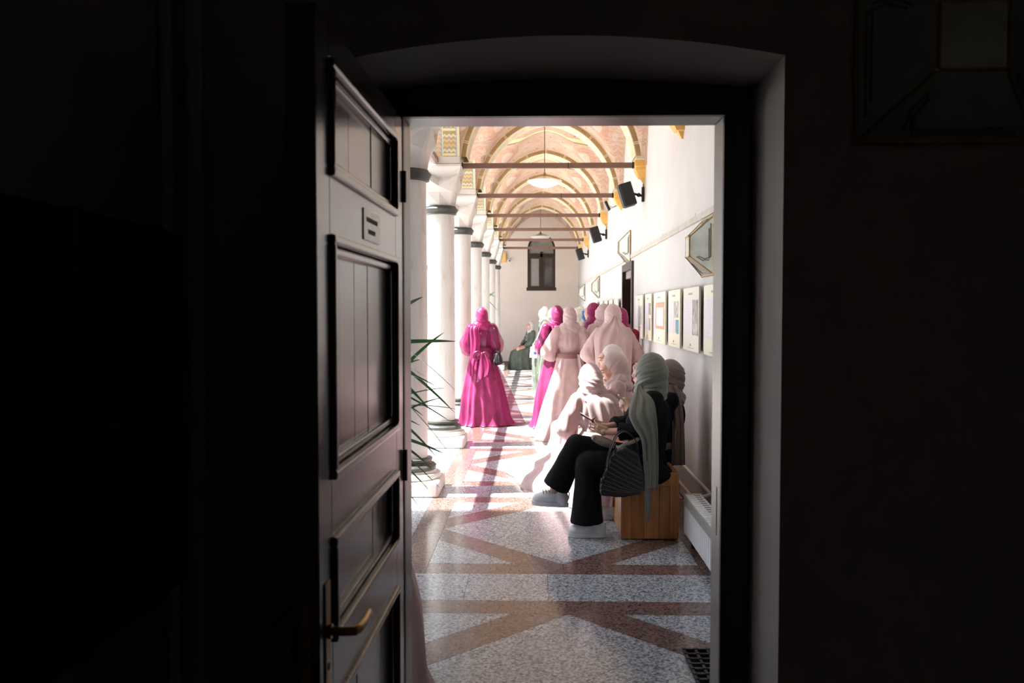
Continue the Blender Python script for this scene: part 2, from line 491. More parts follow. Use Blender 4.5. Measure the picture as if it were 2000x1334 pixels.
def arch_top(x, xa, xb, zs, zc):
    t = (x - xa) / (xb - xa) * 2 - 1
    return zs + (zc - zs) * (1 - t*t)
# doorway wall: splayed reveal with a shallow segmental arch
def hole(xa, xb, zs, zc, n=20):
    pts = [(xa, 0)]
    for i in range(n+1):
        x = xa + (xb - xa)*i/n
        pts.append((x, arch_top(x, xa, xb, zs, zc)))
    pts.append((xb, 0))
    return pts
h0 = hole(-.55, .72, 2.338, 2.40)        # at the room face
h1 = hole(-.52, .696, 2.313, 2.345)      # at the frame
g = G()
yb = 2.9
for (ha, ya) in ((h0, YD), (h1, yb)):
    n = len(ha)
    v = [(p[0], ya, p[1]) for p in ha] + [(RX0-.2, ya, 0)] + [(p[0], ya, 5.4) for p in ha[1:-1]] + [(RX1+.2, ya, 0), (RX0-.2, ya, 5.4), (RX1+.2, ya, 5.4)]
    L0 = n; T0 = n+1; R0 = n+1+(n-2); TL = R0+1; TR = R0+2
    f = [(0, 1, T0, TL, L0), (n-1, n-2, T0+n-3, TR, R0)]
    for i in range(1, n-2): f.append((i, i+1, T0+i, T0+i-1))
    g.add(v, f)
n = len(h0)
v = [(p[0], YD, p[1]) for p in h0] + [(p[0], 2.75, p[1]) for p in h1] + [(p[0], yb, p[1]) for p in h1]
f = []
for i in range(n-1):
    f += [(i, i+1, n+i+1, n+i), (n+i, n+i+1, 2*n+i+1, 2*n+i)]
g.add(v, f)
struct(obj('wall_front', g, m_room, fixn=False), 'thick plaster wall with the arched doorway')

# door frame
fr = bpy.data.objects.new('trim_1', None); COL.objects.link(fr); struct(fr, 'black wooden door frame around the opening'); fr.location = (0, 2.75, 0)
XL, XR, ZT = -.423, .600, 2.222
def frpart(name, g): 
    return obj(name, g.shift((0, -2.75, 0)), m_frame, fr, bevel=.004)
frpart('jamb', G().prism([(XL-.095, 0), (XL, 0), (XL, ZT), (XL-.095, ZT)], 2.752, 2.89, 'y'))
frpart('jamb', G().prism([(XR, 0), (XR+.094, 0), (XR+.094, ZT), (XR, ZT)], 2.752, 2.89, 'y'))
hd = [(XL-.095, ZT)] + [(XR+.094, ZT)] + [(x, arch_top(x, -.52, .696, 2.311, 2.343)) for x in [ .694 - 1.212*i/16 for i in range(17)]]
frpart('head', G().prism(hd, 2.752, 2.89, 'y'))
g = G(); g.box(XL-.02, XL, 2.735, 2.752, 0, ZT); g.box(XL-.02, XR+.02, 2.735, 2.752, ZT, ZT+.02)
frpart('stop_moulding', g)
g = G(); g.box(XR, XR+.03, 2.74, 2.752, 0, ZT+.0); frpart('stop_moulding', g)
frpart('strike_plate', G().box(XR-.002, XR+.001, 2.80, 2.83, .86, 1.02))

# door leaf, opened into the room, hinged on the left jamb
leaf = bpy.data.objects.new('door_1', None); COL.objects.link(leaf); struct(leaf, 'dark panelled wooden door standing open into the room')
LW, LT = 1.03, .062
leaf.location = (-.426, 2.735, 0)
leaf.rotation_euler = (0, 0, radians(-90 - .75))      # local +x runs from hinge to free edge
# local: x from hinge 0 .. LW, face seen from the corridor side at y=0, thickness to y=-LT
def LP(name, g, m=None, bevel=.003): return obj(name, g, m or m_doorwood, leaf, bevel=bevel)
ST = .13; SN = .105
def zr(z0, z1, name='rail'): LP(name, G().box(ST, LW-SN, -LT, 0, z0, z1))
LP('stile', G().box(0, ST, -LT, 0, .012, 2.215)); LP('stile', G().box(LW-SN, LW, -LT, 0, .012, 2.215))
PAN = [(.15, .75), (.88, 1.11), (1.235, 1.765), (1.89, 2.14)]
edges = [.012] + [z for p in PAN for z in p] + [2.215]
for i in range(0, len(edges), 2): zr(edges[i], edges[i+1])
for (z0, z1) in PAN:
    x0, x1 = ST, LW-SN
    # moulding frame (mitred, stepped) on both faces
    for sgn, yy in ((1, 0.0), (-1, -LT)):
        g = G()
        for (a, dep, hgt) in ((0.0, .0, .012), (.022, -.012, .006)):
            w_ = .02
            y0 = yy + sgn*(dep - .012); y1 = yy + sgn*(dep + hgt)
            ya, yb_ = min(y0, y1), max(y0, y1)
            g.box(x0+a, x1-a, ya, yb_, z0+a, z0+a+w_); g.box(x0+a, x1-a, ya, yb_, z1-a-w_, z1-a)
            g.box(x0+a, x0+a+w_, ya, yb_, z0+a+w_, z1-a-w_); g.box(x1-a-w_, x1-a, ya, yb_, z0+a+w_, z1-a-w_)
        LP('moulding', g, bevel=.005)
    # panel field of vertical boards
    nb = 5 if z1 - z0 > .4 else 3
    bw = (x1 - x0 - .01) / nb
    for k in range(nb):
        dz = RNG.uniform(-.0015, .0015)
        LP('board', G().box(x0+.005+k*bw+.001, x0+.005+(k+1)*bw-.001, -LT+.018, -.020+dz, z0+.005, z1-.005), bevel=.002)
m_paper = plain('aged paper', (.80, .70, .56), .45, var=.15, scale=20)
m_paper.node_tree.nodes['Principled BSDF'].inputs['Coat Weight'].default_value = .8; m_paper.node_tree.nodes['Principled BSDF'].inputs['Coat Roughness'].default_value = .25
m_ink = plain('faded print', (.22, .17, .13), .8)
lab = LP('paper_notice', G().box(LW-.535-.105, LW-.535+.10, 0, .003, 1.782, 1.862), m_paper, 0)
lab['label'] = 'small faded paper notice'
for k, (a, b_) in enumerate(((-.07, .075), (-.04, .05))):
    g = G(); x = a
    while x < b_:
        wd = RNG.uniform(.008, .014); g.box(LW-.535+x, LW-.535+x+wd, .003, .0036, 1.83-k*.03, 1.842-k*.03); x += wd + .005
    o = obj('print_line', g, m_ink, lab)
# lever handles with long plates, both faces
for sgn, yy in ((1, 0.0), (-1, -LT)):
    x = LW - .055
    hp = LP('handle_plate', G().box(x-.02, x+.02, min(yy, yy+sgn*.004), max(yy, yy+sgn*.004), .80, 1.03), m_brass, .002)
    g = G().tube([(x, yy, .925), (x, yy+sgn*.012, .925)], .016, 16)
    g.tube([(x, yy+sgn*.01, .925), (x, yy+sgn*.045, .925), (x-.004, yy+sgn*.058, .925), (x-.02, yy+sgn*.064, .925), (x-.07, yy+sgn*.066, .923), (x-.128, yy+sgn*.063, .921)], [.009, .009, .0095, .010, .0095, .008], 12, flat=1.1)
    obj('lever', g, m_brass, hp, smooth='auto')
    obj('keyhole', G().tube([(x, yy+sgn*.003, .85), (x, yy+sgn*.0055, .85)], .008, 12), m_iron, hp)
LP('lock_plate', G().box(LW-.001, LW+.0015, -LT/2-.012, -LT/2+.012, .83, 1.0), m_brass, 0)
for z in (.25, 1.1, 2.0):
    LP('hinge', G().tube([(-.003, .004, z-.05), (-.003, .004, z+.05)], .008, 10), m_iron, 0)

# ---------- corridor floor: base slab, then each stone its own piece
fl = struct(obj('floor', G().box(-1.55, 1.5, 2.9, YEND+.1, -.14, -.012), m_grout), 'polished floor of grey and brown granite in a diamond pattern')
CX = .1775; HW = .85           # pattern centre and half width
X0, X1 = CX-HW, CX+HW
def inset(poly, d=.0012):
    n = len(poly); out = []
    cx = sum(p[0] for p in poly)/n; cy = sum(p[1] for p in poly)/n
    for i in range(n):
        p0 = Vector(poly[i-1]); p1 = Vector(poly[i]); p2 = Vector(poly[(i+1) % n])
        e1 = (p1-p0).normalized(); e2 = (p2-p1).normalized()
        n1 = Vector((-e1.y, e1.x)); n2 = Vector((-e2.y, e2.x))
        c = Vector((cx, cy))
        if n1.dot(c-p1) < 0: n1 = -n1
        if n2.dot(c-p1) < 0: n2 = -n2
        b = n1+n2
        k = 1 + n1.dot(n2)
        out.append(tuple(p1 + b*(d/max(k, .25))))
    return out
def stone(poly, m, name='paving_stone', top=0.0):
    ys = [p[1] for p in poly]
    if min(ys) < 2.9 or max(ys) > YEND:
        # clip to the corridor
        def clip(pl, lim, keep):
            res = []
            for i in range(len(pl)):
                a, b = pl[i-1], pl[i]
                ia, ib = keep(a[1]), keep(b[1])
                if ia != ib:
                    t = (lim-a[1])/(b[1]-a[1]); res.append((a[0]+(b[0]-a[0])*t, lim))
                if ib: res.append(b)
            return res
        poly = clip(poly, 2.9, lambda y: y >= 2.9)
        if len(poly) > 2: poly = clip(poly, YEND, lambda y: y <= YEND)
        if len(poly) < 3: return
    if max(p[1] for p in poly) - min(p[1] for p in poly) < .01: return
    obj(name, G().prism(inset(poly), -.012, top), m, fl)
SB = .48; BW = .205
for k in range(-1, 9):
    yc = 4.887 + S*k            # middle of the cross strip
    a = SB/2; bnd = SB/2 + BW
    for i in range(4): stone([(X0-.2 + .475*i, yc-a), (X0-.2+.475*(i+1), yc-a), (X0-.2+.475*(i+1), yc+a), (X0-.2+.475*i, yc+a)], m_grey)
    stone([(X0-.2+1.9, yc-a), (X1+.24, yc-a), (X1+.24, yc+a), (X0-.2+1.9, yc+a)], m_grey)
    for y0 in (yc-bnd, yc+a):
        stone([(X0, y0), (CX, y0), (CX, y0+BW), (X0, y0+BW)], m_brown); stone([(CX, y0), (X1, y0), (X1, y0+BW), (CX, y0+BW)], m_brown)
    # square panel after this strip
    p0 = yc + bnd; p1 = yc + S - bnd; pc = (p0+p1)/2; H = (p1-p0)/2
    L = .55
    top, bot, lf, rt = (CX, p1), (CX, p0), (X0, pc), (X1, pc)
    mid = lambda A, B: ((A[0]+B[0])/2, (A[1]+B[1])/2)
    c = (CX, pc)
    for A, B, D in ((top, lf, rt), (lf, bot, top), (bot, rt, lf), (rt, top, bot)):
        # small square at corner B... each of the four squares of the diamond
        stone([A, mid(A, B), c, mid(A, D)], m_grey)
    for sx, sy in ((-1, -1), (1, -1), (1, 1), (-1, 1)):
        kx = lambda q: CX + sx*(HW - q)        # q = distance from the side
        ky = lambda q: pc + sy*(H - q)
        stone([(kx(0), ky(0)), (kx(L), ky(0)), (kx(0), ky(L*H/HW))], m_grey)
        stone([(kx(L), ky(0)), (CX, ky(0)), (kx(0), pc), (kx(0), ky(L*H/HW))], m_brown)
    for xa, xb_ in ((X0-.2, X0), (X1, X1+.24)):
        stone([(xa, yc+a), (xb_, yc+a), (xb_, pc), (xa, pc)], m_brown); stone([(xa, pc), (xb_, pc), (xb_, yc+S-a), (xa, yc+S-a)], m_brown)
    stone([(-1.5, yc), (X0-.2, yc), (X0-.2, yc+S/2), (-1.5, yc+S/2)], m_grey); stone([(-1.5, yc+S/2), (X0-.2, yc+S/2), (X0-.2, yc+S), (-1.5, yc+S)], m_grey)

# ---------- right wall with the dark doorway
DY0, DY1, DZ = 11.16, 12.42, 2.26
g = G().box(WX, WX+.5, 2.9, DY0, 0, 5.4).box(WX, WX+.5, DY1, YEND, 0, 5.4).box(WX, WX+.5, DY0, DY1, DZ, 5.4)
struct(obj('wall_right', g, m_plaster), 'long white plaster wall of the corridor')
# beige strip (cable duct) running along the wall
rail = struct(obj('trim_2', G().box(WX-.02, WX, 2.95, 11.4, 2.305, 2.355).box(WX-.02, WX, 12.3, YEND, 2.305, 2.355), plain('cream ledge', (.52, .485, .43), .8)), 'narrow beige ledge running along the white wall')
for k in range(12):
    y = 3.4 + k*1.7
    if 11.2 < y < 12.5: continue
    obj('hook', G().tube([(WX-.021, y, 2.35), (WX-.024, y, 2.362), (WX-.022, y, 2.375)], .002, 6), m_pipe, rail)
struct(obj('baseboard_right', G().box(WX-.018, WX, 2.9, DY0-.1, 0, .10).box(WX-.018, WX, DY1+.1, YEND, 0, .10), m_brown), 'brown granite skirting along the white wall')
# dark door opening
dd = bpy.data.objects.new('door_2', None); COL.objects.link(dd); struct(dd, 'dark wooden doorway in the white wall'); dd.location = (WX, (DY0+DY1)/2, 0)
def DP(name, g, m): return obj(name, g.shift((-WX, -(DY0+DY1)/2, 0)), m, dd)
DP('jamb', G().box(WX-.03, WX+.45, DY0-.0, DY0+.09, 0, DZ), m_dkwood); DP('jamb', G().box(WX-.03, WX+.45, DY1-.09, DY1, 0, DZ), m_dkwood)
DP('head', G().box(WX-.03, WX+.45, DY0+.09, DY1-.09, DZ-.10, DZ), m_dkwood)
DP('transom', G().box(WX+.02, WX+.4, DY0+.09, DY1-.09, DZ-.2, DZ-.10), plain('grey painted wood', (.30, .25, .22), .5))
DP('door_leaf', G().box(WX+.33, WX+.38, DY0+.09, DY1-.09, 0, DZ-.2), m_dkwood)

# ---------- end wall with arched window
WXC, WZ0, WHW, WZS = .19, 2.235, .415, 3.45
RWN = WHW
wpts = [(WXC-WHW, WZ0)] + [(WXC + WHW*cos(pi - pi*i/20), WZS + .46*sin(pi*i/20)) for i in range(21)] + [(WXC+WHW, WZ0)]
g = G()
n = len(wpts)
v = [(p[0], YEND, p[1]) for p in wpts] + [(p[0], YEND+.22, p[1]) for p in wpts]
g.add(v, [(i, i+1, n+i+1, n+i) for i in range(n-1)] + [(n-1, 0, n, 2*n-1)])
g.add([(-1.6, YEND, 0), (WXC-WHW, YEND, 0), (WXC-WHW, YEND, 5.4), (-1.6, YEND, 5.4)], [(0,1,2,3)])
g.add([(WXC+WHW, YEND, 0), (1.7, YEND, 0), (1.7, YEND, 5.4), (WXC+WHW, YEND, 5.4)], [(0,1,2,3)])
g.add([(WXC-WHW, YEND, 0), (WXC+WHW, YEND, 0), (WXC+WHW, YEND, WZ0), (WXC-WHW, YEND, WZ0)], [(0,1,2,3)])
top_ = wpts[1:-1]
for i in range(len(top_)-1):
    a, b_ = top_[i], top_[i+1]
    g.add([(a[0], YEND, a[1]), (b_[0], YEND, b_[1]), (b_[0], YEND, 5.4), (a[0], YEND, 5.4)], [(0,1,2,3)])
g.box(-1.6, 1.7, YEND+.24, YEND+.3, 0, 5.4)
struct(obj('wall_end', g, m_endplaster, fixn=False), 'beige plaster wall closing the far end')
struct(obj('baseboard_end', G().box(-1.5, WX-.02, YEND-.02, YEND, 0, .10), m_brown), 'brown granite skirting below the far window')
wn = bpy.data.objects.new('window_1', None); COL.objects.link(wn); struct(wn, 'dark wooden arched window high in the far wall'); wn.location = (WXC, YEND, WZ0)
def WP(name, g, m, bevel=0, par=None): return obj(name, g.shift((-WXC, -YEND, -WZ0)), m, par or wn, bevel=bevel)
def ringpts(rx, rz, zs, n=24): return [(WXC + rx*cos(pi - pi*i/n), zs + rz*sin(pi*i/n)) for i in range(n+1)]
outer = ringpts(WHW, .46, WZS); inner = ringpts(WHW-.055, .405, WZS)
g = G()
for i in range(len(outer)-1): g.prism([outer[i], outer[i+1], inner[i+1], inner[i]], YEND+.02, YEND+.10, 'y')
g.box(WXC-WHW, WXC-WHW+.055, YEND+.02, YEND+.10, WZ0, WZS); g.box(WXC+WHW-.055, WXC+WHW, YEND+.02, YEND+.10, WZ0, WZS)
WP('frame', g, m_dkwood)
WP('transom', G().box(WXC-WHW+.055, WXC+WHW-.055, YEND+.015, YEND+.10, 3.22, 3.32), m_dkwood)
WP('mullion', G().box(WXC-.035, WXC+.035, YEND+.015, YEND+.10, WZ0+.06, 3.38), m_dkwood)
WP('bottom_rail', G().box(WXC-WHW-.03, WXC+WHW+.03, YEND-.02, YEND+.10, WZ0-.02, WZ0+.075), m_dkwood)
m_sash = woodmat('brown window sash', (.03, .012, .008), (.06, .026, .018), .35)
for xa, xb_ in ((WXC-WHW+.05, WXC-.03), (WXC+.03, WXC+WHW-.05)):
    for q in ((xa, xa+.045, WZ0+.07, 3.22), (xb_-.045, xb_, WZ0+.07, 3.22), (xa+.045, xb_-.045, WZ0+.07, WZ0+.12), (xa+.045, xb_-.045, 3.17, 3.22)):
        WP('sash', G().box(q[0], q[1], YEND+.03, YEND+.06, q[2], q[3]), m_sash)
m_glassd = plain('dark window glass', (.10, .093, .088), .08, var=.5, scale=2)
m_curt = plain('grey curtain behind glass', (.30, .28, .26), .25, var=.1, scale=30)
WP('pane', G().box(WXC-WHW+.05, WXC-.035, YEND+.06, YEND+.07, WZ0+.07, 3.22), m_curt)
WP('pane', G().box(WXC+.035, WXC+WHW-.05, YEND+.06, YEND+.07, WZ0+.07, 3.22), m_glassd)
WP('pane', G().prism(inner + [(WXC+WHW-.05, 3.32), (WXC-WHW+.05, 3.32)], YEND+.06, YEND+.07, 'y'), plain('dusty lunette glass', (.22, .20, .17), .2, var=.2, scale=6))

# ---------- arcade wall (piers + pointed arches along the courtyard)
def parch(a, c, n=24, z0=0.0):
    """pointed arch (half span a, centre offset c): list of (x, z, arclen) from left springing to right"""
    R = a + c
    zt = sqrt(R*R - c*c)
    th_end = atan2(zt, c)
    th0 = math.asin(min(1, z0/R))
    left = []
    for i in range(n+1):
        th = th0 + (th_end - th0)*i/n
        left.append((-(R*cos(th) - c), R*sin(th), R*(th-th0)))
    tot = left[-1][2]
    right = [(-x, z, 2*tot - l) for x, z, l in reversed(left[:-1])]
    return left + right
XI, XO = COLX + PIER, COLX - PIER
IMP = 3.39
wl = None
gi = G(); gs = G()
ap = parch(S/2 - PIER, .15, 20)
APK = 1.12 / max(p[1] for p in ap)
ZTOP = 5.4
def arcade_bay(y0):
    yc = y0 + S/2
    pts = [(yc + p[0], IMP + p[1]*APK, p[2]) for p in ap]
    for X in (XI, XO):
        for i in range(len(pts)-1):
            a, b_ = pts[i], pts[i+1]
            gi.add([(X, a[0], a[1]), (X, b_[0], b_[1]), (X, b_[0], ZTOP), (X, a[0], ZTOP)], [(0,1,2,3)])
        gi.add([(X, y0-PIER, IMP), (X, y0+PIER, IMP), (X, y0+PIER, ZTOP), (X, y0-PIER, ZTOP)], [(0,1,2,3)])
    for i in range(len(pts)-1):
        a, b_ = pts[i], pts[i+1]
        L_ = pts[-1][2]
        la = a[2] if i < 20 else L_-a[2]; lb = b_[2] if i < 20 else L_-b_[2]
        gs.add([(XO, a[0], a[1]), (XI, a[0], a[1]), (XI, b_[0], b_[1]), (XO, b_[0], b_[1])], [(0,1,2,3)],
               [[(la, -PIER), (la, PIER), (lb, PIER), (lb, -PIER)]])
    gi.add([(XO, y0-PIER, IMP), (XI, y0-PIER, IMP), (XI, y0+PIER, IMP), (XO, y0+PIER, IMP)], [(0,1,2,3)])
for y in COLY[:-1]: arcade_bay(y)
y = COLY[-1]     # last half bay against the end wall
arcade_bay(y)
# first pier and closing piece towards the viewer
gi.box(XO, XI, 2.9, COLY[0]-PIER, IMP, ZTOP)
wl = struct(obj('wall_arcade', gi, m_tanstone, fixn=False), 'arcade of pointed arches along the courtyard')
obj('painted_soffit', gs, m_chev, wl, fixn=False)

# ---------- transverse arches, vault webs, roof
AC = .18; AE = 1.06; AI = .985; SPR = 3.25; CO = .15
ae = parch(AE, CO, 24, .14); ai = parch(AI, CO, 24, .14)
zk = (4.46-SPR) / max(p[1] for p in ae)
roof = struct(obj('ceiling', G().box(-1.7, WX+.5, 2.9, YEND+.3, ZTOP, ZTOP+.25), m_tanstone), 'painted vaulted ceiling carried by pointed arches')
AW = .19
for y in COLY + []:
    g = G(); gf = G(); nn = len(ae)
    for i in range(nn-1):
        e0, e1, i0, i1 = ae[i], ae[i+1], ai[i], ai[i+1]
        Z = lambda p: SPR + p[1]*zk
        g.add([(AC+i0[0], y-AW, Z(i0)), (AC+i1[0], y-AW, Z(i1)), (AC+i1[0], y+AW, Z(i1)), (AC+i0[0], y+AW, Z(i0))], [(0,1,2,3)],
              [[(i0[2], -AW), (i1[2], -AW), (i1[2], AW), (i0[2], AW)]])
        for yy in (y-AW, y+AW):
            gf.add([(AC+i0[0], yy, Z(i0)), (AC+i1[0], yy, Z(i1)), (AC+e1[0], yy, Z(e1)), (AC+e0[0], yy, Z(e0))], [(0,1,2,3)],
                   [[(e0[2], 0), (e1[2], 0), (e1[2], AE-AI), (e0[2], AE-AI)]])
    ar = obj('transverse_arch', gf, m_arch, roof, fixn=False)
    obj('soffit', g, m_soffit, ar, smooth=True, fixn=False)
def f_x(x):
    q = abs(x-AC) + CO; R = AE + CO
    return SPR + sqrt(max(0.0, R*R - q*q))*zk
NB = 30
for k in range(len(COLY)):
    y0 = COLY[k] + AW; y1 = (COLY[k+1] - AW) if k < len(COLY)-1 else YEND + .05
    yc = (COLY[k] + COLY[k]+S)/2; hs = S/2 - AW
    g = G(); v = []; uvv = []
    for j in range(NB+1):
        yy = y0 + (y1-y0)*j/NB
        for i in range(NB+1):
            xx = AC - (AE+.06) + 2*(AE+.06)*i/NB
            gy = f_x(AC + min(AE, abs(yy-yc)/hs*AE))
            z = max(f_x(xx), gy)
            z += .22*cos(min(1, abs(xx-AC)/AE)*pi/2)*cos(min(1, abs(yy-yc)/hs)*pi/2)
            v.append((xx, yy, z)); uvv.append((xx-AC, yy-yc))
    fs = []; us = []
    for j in range(NB):
        for i in range(NB):
            q = (j*(NB+1)+i, j*(NB+1)+i+1, (j+1)*(NB+1)+i+1, (j+1)*(NB+1)+i)
            fs.append(q); us.append([uvv[t] for t in q])
    g.add(v, fs, us)
    obj('vault_web', g, m_vault, roof, smooth='auto', fixn=False)
# pilaster strips on the right wall above each corbel, and the corbels
for k, y in enumerate([COLY[0]-S] + COLY):
    if k == 0: continue
    pl = obj('pilaster', G().box(AC+AI+.002, WX, y-AW+.004, y+AW-.004, 3.36, 4.0), m_tanstone, bpy.data.objects['wall_right'])
    cb = [(WX, 3.37), (1.165, 3.37), (1.165, 3.30), (1.175, 3.285), (1.165, 3.27), (1.165, 3.235), (1.20, 3.19), (1.225, 3.155), (1.25, 3.145), (WX, 3.09)]
    g = G()
    # pointed keel shape: taper in Y towards the tip
    lev = [(3.36, 1.165, .11), (3.29, 1.165, .11), (3.285, 1.175, .10), (3.25, 1.175, .10), (3.20, 1.20, .08), (3.165, 1.22, .068), (3.16, 1.24, .04), (3.10, 1.275, .012)]
    v = []
    for (z, x, h) in lev: v += [(WX, y-h, z), (x, y-h, z), (x, y+h, z), (WX, y+h, z)]
    f = [(0, 1, 2, 3)]
    for i in range(len(lev)-1):
        for q in range(4):
            f.append((i*4+q, i*4+(q+1) % 4, (i+1)*4+(q+1) % 4, (i+1)*4+q))
    f.append(tuple(range((len(lev)-1)*4, len(lev)*4)))
    g.add(v, f)
    obj('corbel', g, m_ochre, bpy.data.objects['wall_right'])
# corbel on the end wall under the last arcade arch
obj('corbel', G().prism([(YEND, 3.36), (YEND-.14, 3.36), (YEND-.14, 3.22), (YEND-.04, 3.08), (YEND, 3.06)], XI-.2, XI, 'x'), m_ochre, bpy.data.objects['wall_end'])

# ---------- courtyard outside
m_court = plain('sunlit courtyard paving', (.62, .60, .56), .8, var=.05, scale=.8)
struct(obj('ground', G().box(-16, -1.5, -2, 30, -.2, -.02), m_court), 'pale stone paving of the sunlit courtyard')
g = G().box(-16.4, -16, -2, 30, 0, 6.0)
struct(obj('wall_court', g, plain('courtyard facade', (.78, .75, .70), .9, var=.03)), 'white facade across the courtyard')
g = G().box(-9, -4.5, 22.6, 32, 0, 11.0)  # unseen wing, blocks the sun from the last bay but lets skylight in
struct(obj('wall_shade_wing', g, plain('far shade wing facade', (.76, .72, .67), .9, var=.03)), 'unseen pale wing placed to shade the far end of the arcade')
g = G().box(-9, -4.5, -2, 6.15, 0, 11.0)  # unseen wing, sized so its shadow ends the sunlit floor on the near side
struct(obj('wall_shade_wing', g, plain('shade wing facade', (.76, .72, .67), .9, var=.03)), 'unseen pale wing placed to shade the near bays of the arcade')

# ---------- columns
def make_column():
    t = thing('column', 'x', 'column', (COLX, 0, 0), group='marble arcade columns')
    obj('pedestal', G().prism([(-.29, -.29), (.29, -.29), (.29, .29), (-.29, .29)], 0, .13), m_cap, t, bevel=.02, seg=3)
    obj('base_moulding', G().lathe([(.275, .13), (.285, .15), (.275, .175), (.24, .185), (.235, .20), (.22, .21)], 40), m_marble, t, smooth='auto')
    obj('base_ring', G().lathe([(.20, .205), (.235, .21), (.24, .235), (.225, .25), (.20, .255), (.19, .275), (.205, .28), (.205, .30), (.17, .31)], 40), m_collar, t, smooth='auto')
    prof = []
    for i in range(13):
        z = .29 + (2.76-.29)*i/12; prof.append((.163 - .006*(i/12)**1.6 + .002*sin(i/12*pi), z))
    obj('shaft', G().lathe(prof, 48), m_marble, t, smooth='auto')
    obj('collar', G().lathe([(.16, 2.735), (.185, 2.745), (.185, 2.76), (.195, 2.775), (.205, 2.80), (.195, 2.815), (.18, 2.82), (.18, 2.835), (.16, 2.84)], 40), m_collar, t, smooth='auto')
    g = G()
    for q in range(4):
        r = Matrix.Rotation(q*pi/2, 3, 'Z')
        P = lambda x, dd_, z: tuple(r @ Vector((x, -dd_, z)))
        A, B, C, D = P(-.255, .255, 3.265), P(.255, .255, 3.265), P(0, .165, 3.145), P(0, .245, 3.05)
        A2, B2 = P(-.235, .235, 3.195), P(.235, .235, 3.195)
        C2 = P(0, .205, 3.10)
        Fb, Gl, Gr = P(0, .168, 2.835), P(-.119, .119, 2.835), P(.119, .119, 2.835)
        E = P(0, .20, 2.99); Kl, Kr = P(-.15, .185, 2.99), P(.15, .185, 2.99)
        g.add([A, B, C, C2, D, A2, B2, E, Fb, Gl, Gr, Kl, Kr],
              [(0, 1, 2), (0, 2, 3, 5), (2, 1, 6, 3), (5, 3, 4), (3, 6, 4), (5, 4, 11), (4, 6, 12), (4, 7, 11), (4, 12, 7), (11, 7, 8, 9), (7, 12, 10, 8), (5, 11, 9), (6, 10, 12)])
    obj('capital', g, m_cap, t)
    obj('impost', G().prism([(-.262, -.262), (.262, -.262), (.262, .262), (-.262, .262)], 3.265, 3.30).prism([(-.25, -.25), (.25, -.25), (.25, .25), (-.25, .25)], 3.30, 3.39), m_cap, t, bevel=.008)
    return t
col0 = make_column()
ORD = ['column nearest the viewer, hidden beside the open door', 'stone column behind the spiky green plant', 'stone column left of the magenta gown, second behind the plant',
       'stone column directly left of the magenta hood', 'stone column behind the magenta hood, fourth along the arcade', 'fifth visible stone column along the arcade', 'sixth visible stone column along the arcade, next to last', 'farthest stone column before the beige wall']
for k, y in enumerate(COLY):
    c = col0 if k == 0 else dup(col0)
    c.location = (COLX, y, 0); c['label'] = ORD[k]
# iron tie beams across (on imposts and corbels) and along the arcade
def tie(y, label):
    t = thing('tie_beam', label, 'beam', (AC, y, 3.317), group='brown tie beams across the corridor')
    x0, x1 = COLX + .25 - AC, 1.17 - AC
    obj('bar', G().box(x0, x1, -.022, .022, -.031, .031), m_tie, t, bevel=.003)
    obj('end_bracket', G().box(x0-.006, x0+.012, -.03, .03, -.04, .04), m_iron, t)
    obj('end_bracket', G().box(x1-.03, x1-.012, -.026, .026, -.036, .036), m_iron, t)
    obj('joint', G().box(.205, .213, -.025, .025, -.034, .034), m_iron, t)
    return t
TL_ = ['tie beam nearest the viewer, above the door lintel', 'longest visible tie beam, just above the larger pendant lamp', 'second brown tie beam from the doorway, below the larger pendant lamp', 'third visible brown tie beam from the doorway',
       'fourth visible brown tie beam from the doorway', 'fifth brown tie beam, in front of the arched window head', 'last brown tie beam, across the arched window']
for k, y in enumerate(COLY[1:]): tie(y, TL_[k])
LONG = ['behind the spiky plant', 'from the second to the third column', 'from the third to the fourth column', 'from the fourth to the fifth column', 'from the fifth to the sixth column', 'from the sixth to the last column']
for k in range(1, 7):
    y = COLY[k]
    t = tag(obj('tie_rod', G().box(-.02, .02, .25, S-.25, -.028, .028), m_tie, loc=(COLX-.02, y, 3.345)), 'brown iron rod between column heads ' + LONG[k-1], 'beam', 'brown rods along the arcade')
# ------------------------------------------------------------------ pixel -> world (photo 2000x1334), at a given depth / height / wall plane
RC = cam.rotation_euler.to_matrix()
def ray(x, y):
    return RC @ Vector(((x-1000)/F, -(y-667)/F, -1.0))
def W(x, y, Y=None, Z=None, X=None):
    r = ray(x, y)
    if Y is not None: t = Y / r.y
    elif Z is not None: t = (Z-1.6) / r.z
    else: t = X / r.x
    return Vector((0, 0, 1.6)) + r*t

# ------------------------------------------------------------------ fittings of the dark room
m_cup = woodmat('dark cupboard wood', (.010, .005, .003), (.022, .011, .007), .4)
m_redwood = woodmat('reddish cupboard lipping', (.10, .035, .015), (.16, .06, .028), .45)
cup = thing('wall_cupboard', 'dark brown built-in wall cupboard with a key in its door', 'cupboard', (-1.07, 1.87, .81))
def CP(name, g, m, bevel=.003): return obj(name, g.shift((1.07, -1.87, -.81)), m, cup, bevel=bevel)
CP('carcass', G().box(-1.069, -1.035, 1.28, 2.43, .81, 1.83), m_cup)
CP('door', G().box(-1.035, -1.015, 1.30, 1.845, .82, 1.82), m_cup)
dr = CP('door', G().box(-1.035, -1.015, 1.895, 2.42, .82, 1.82), m_cup)
CP('centre_strip', G().box(-1.035, -1.008, 1.85, 1.89, .81, 1.83), m_redwood)
m_steel = plain('dull steel', (.42, .42, .42), .4, metal=.9)
kx, ky, kz = .055, 1.995-1.87, 1.325-.81
g = G().tube([(kx, ky, kz), (kx+.03, ky, kz)], .006, 10)
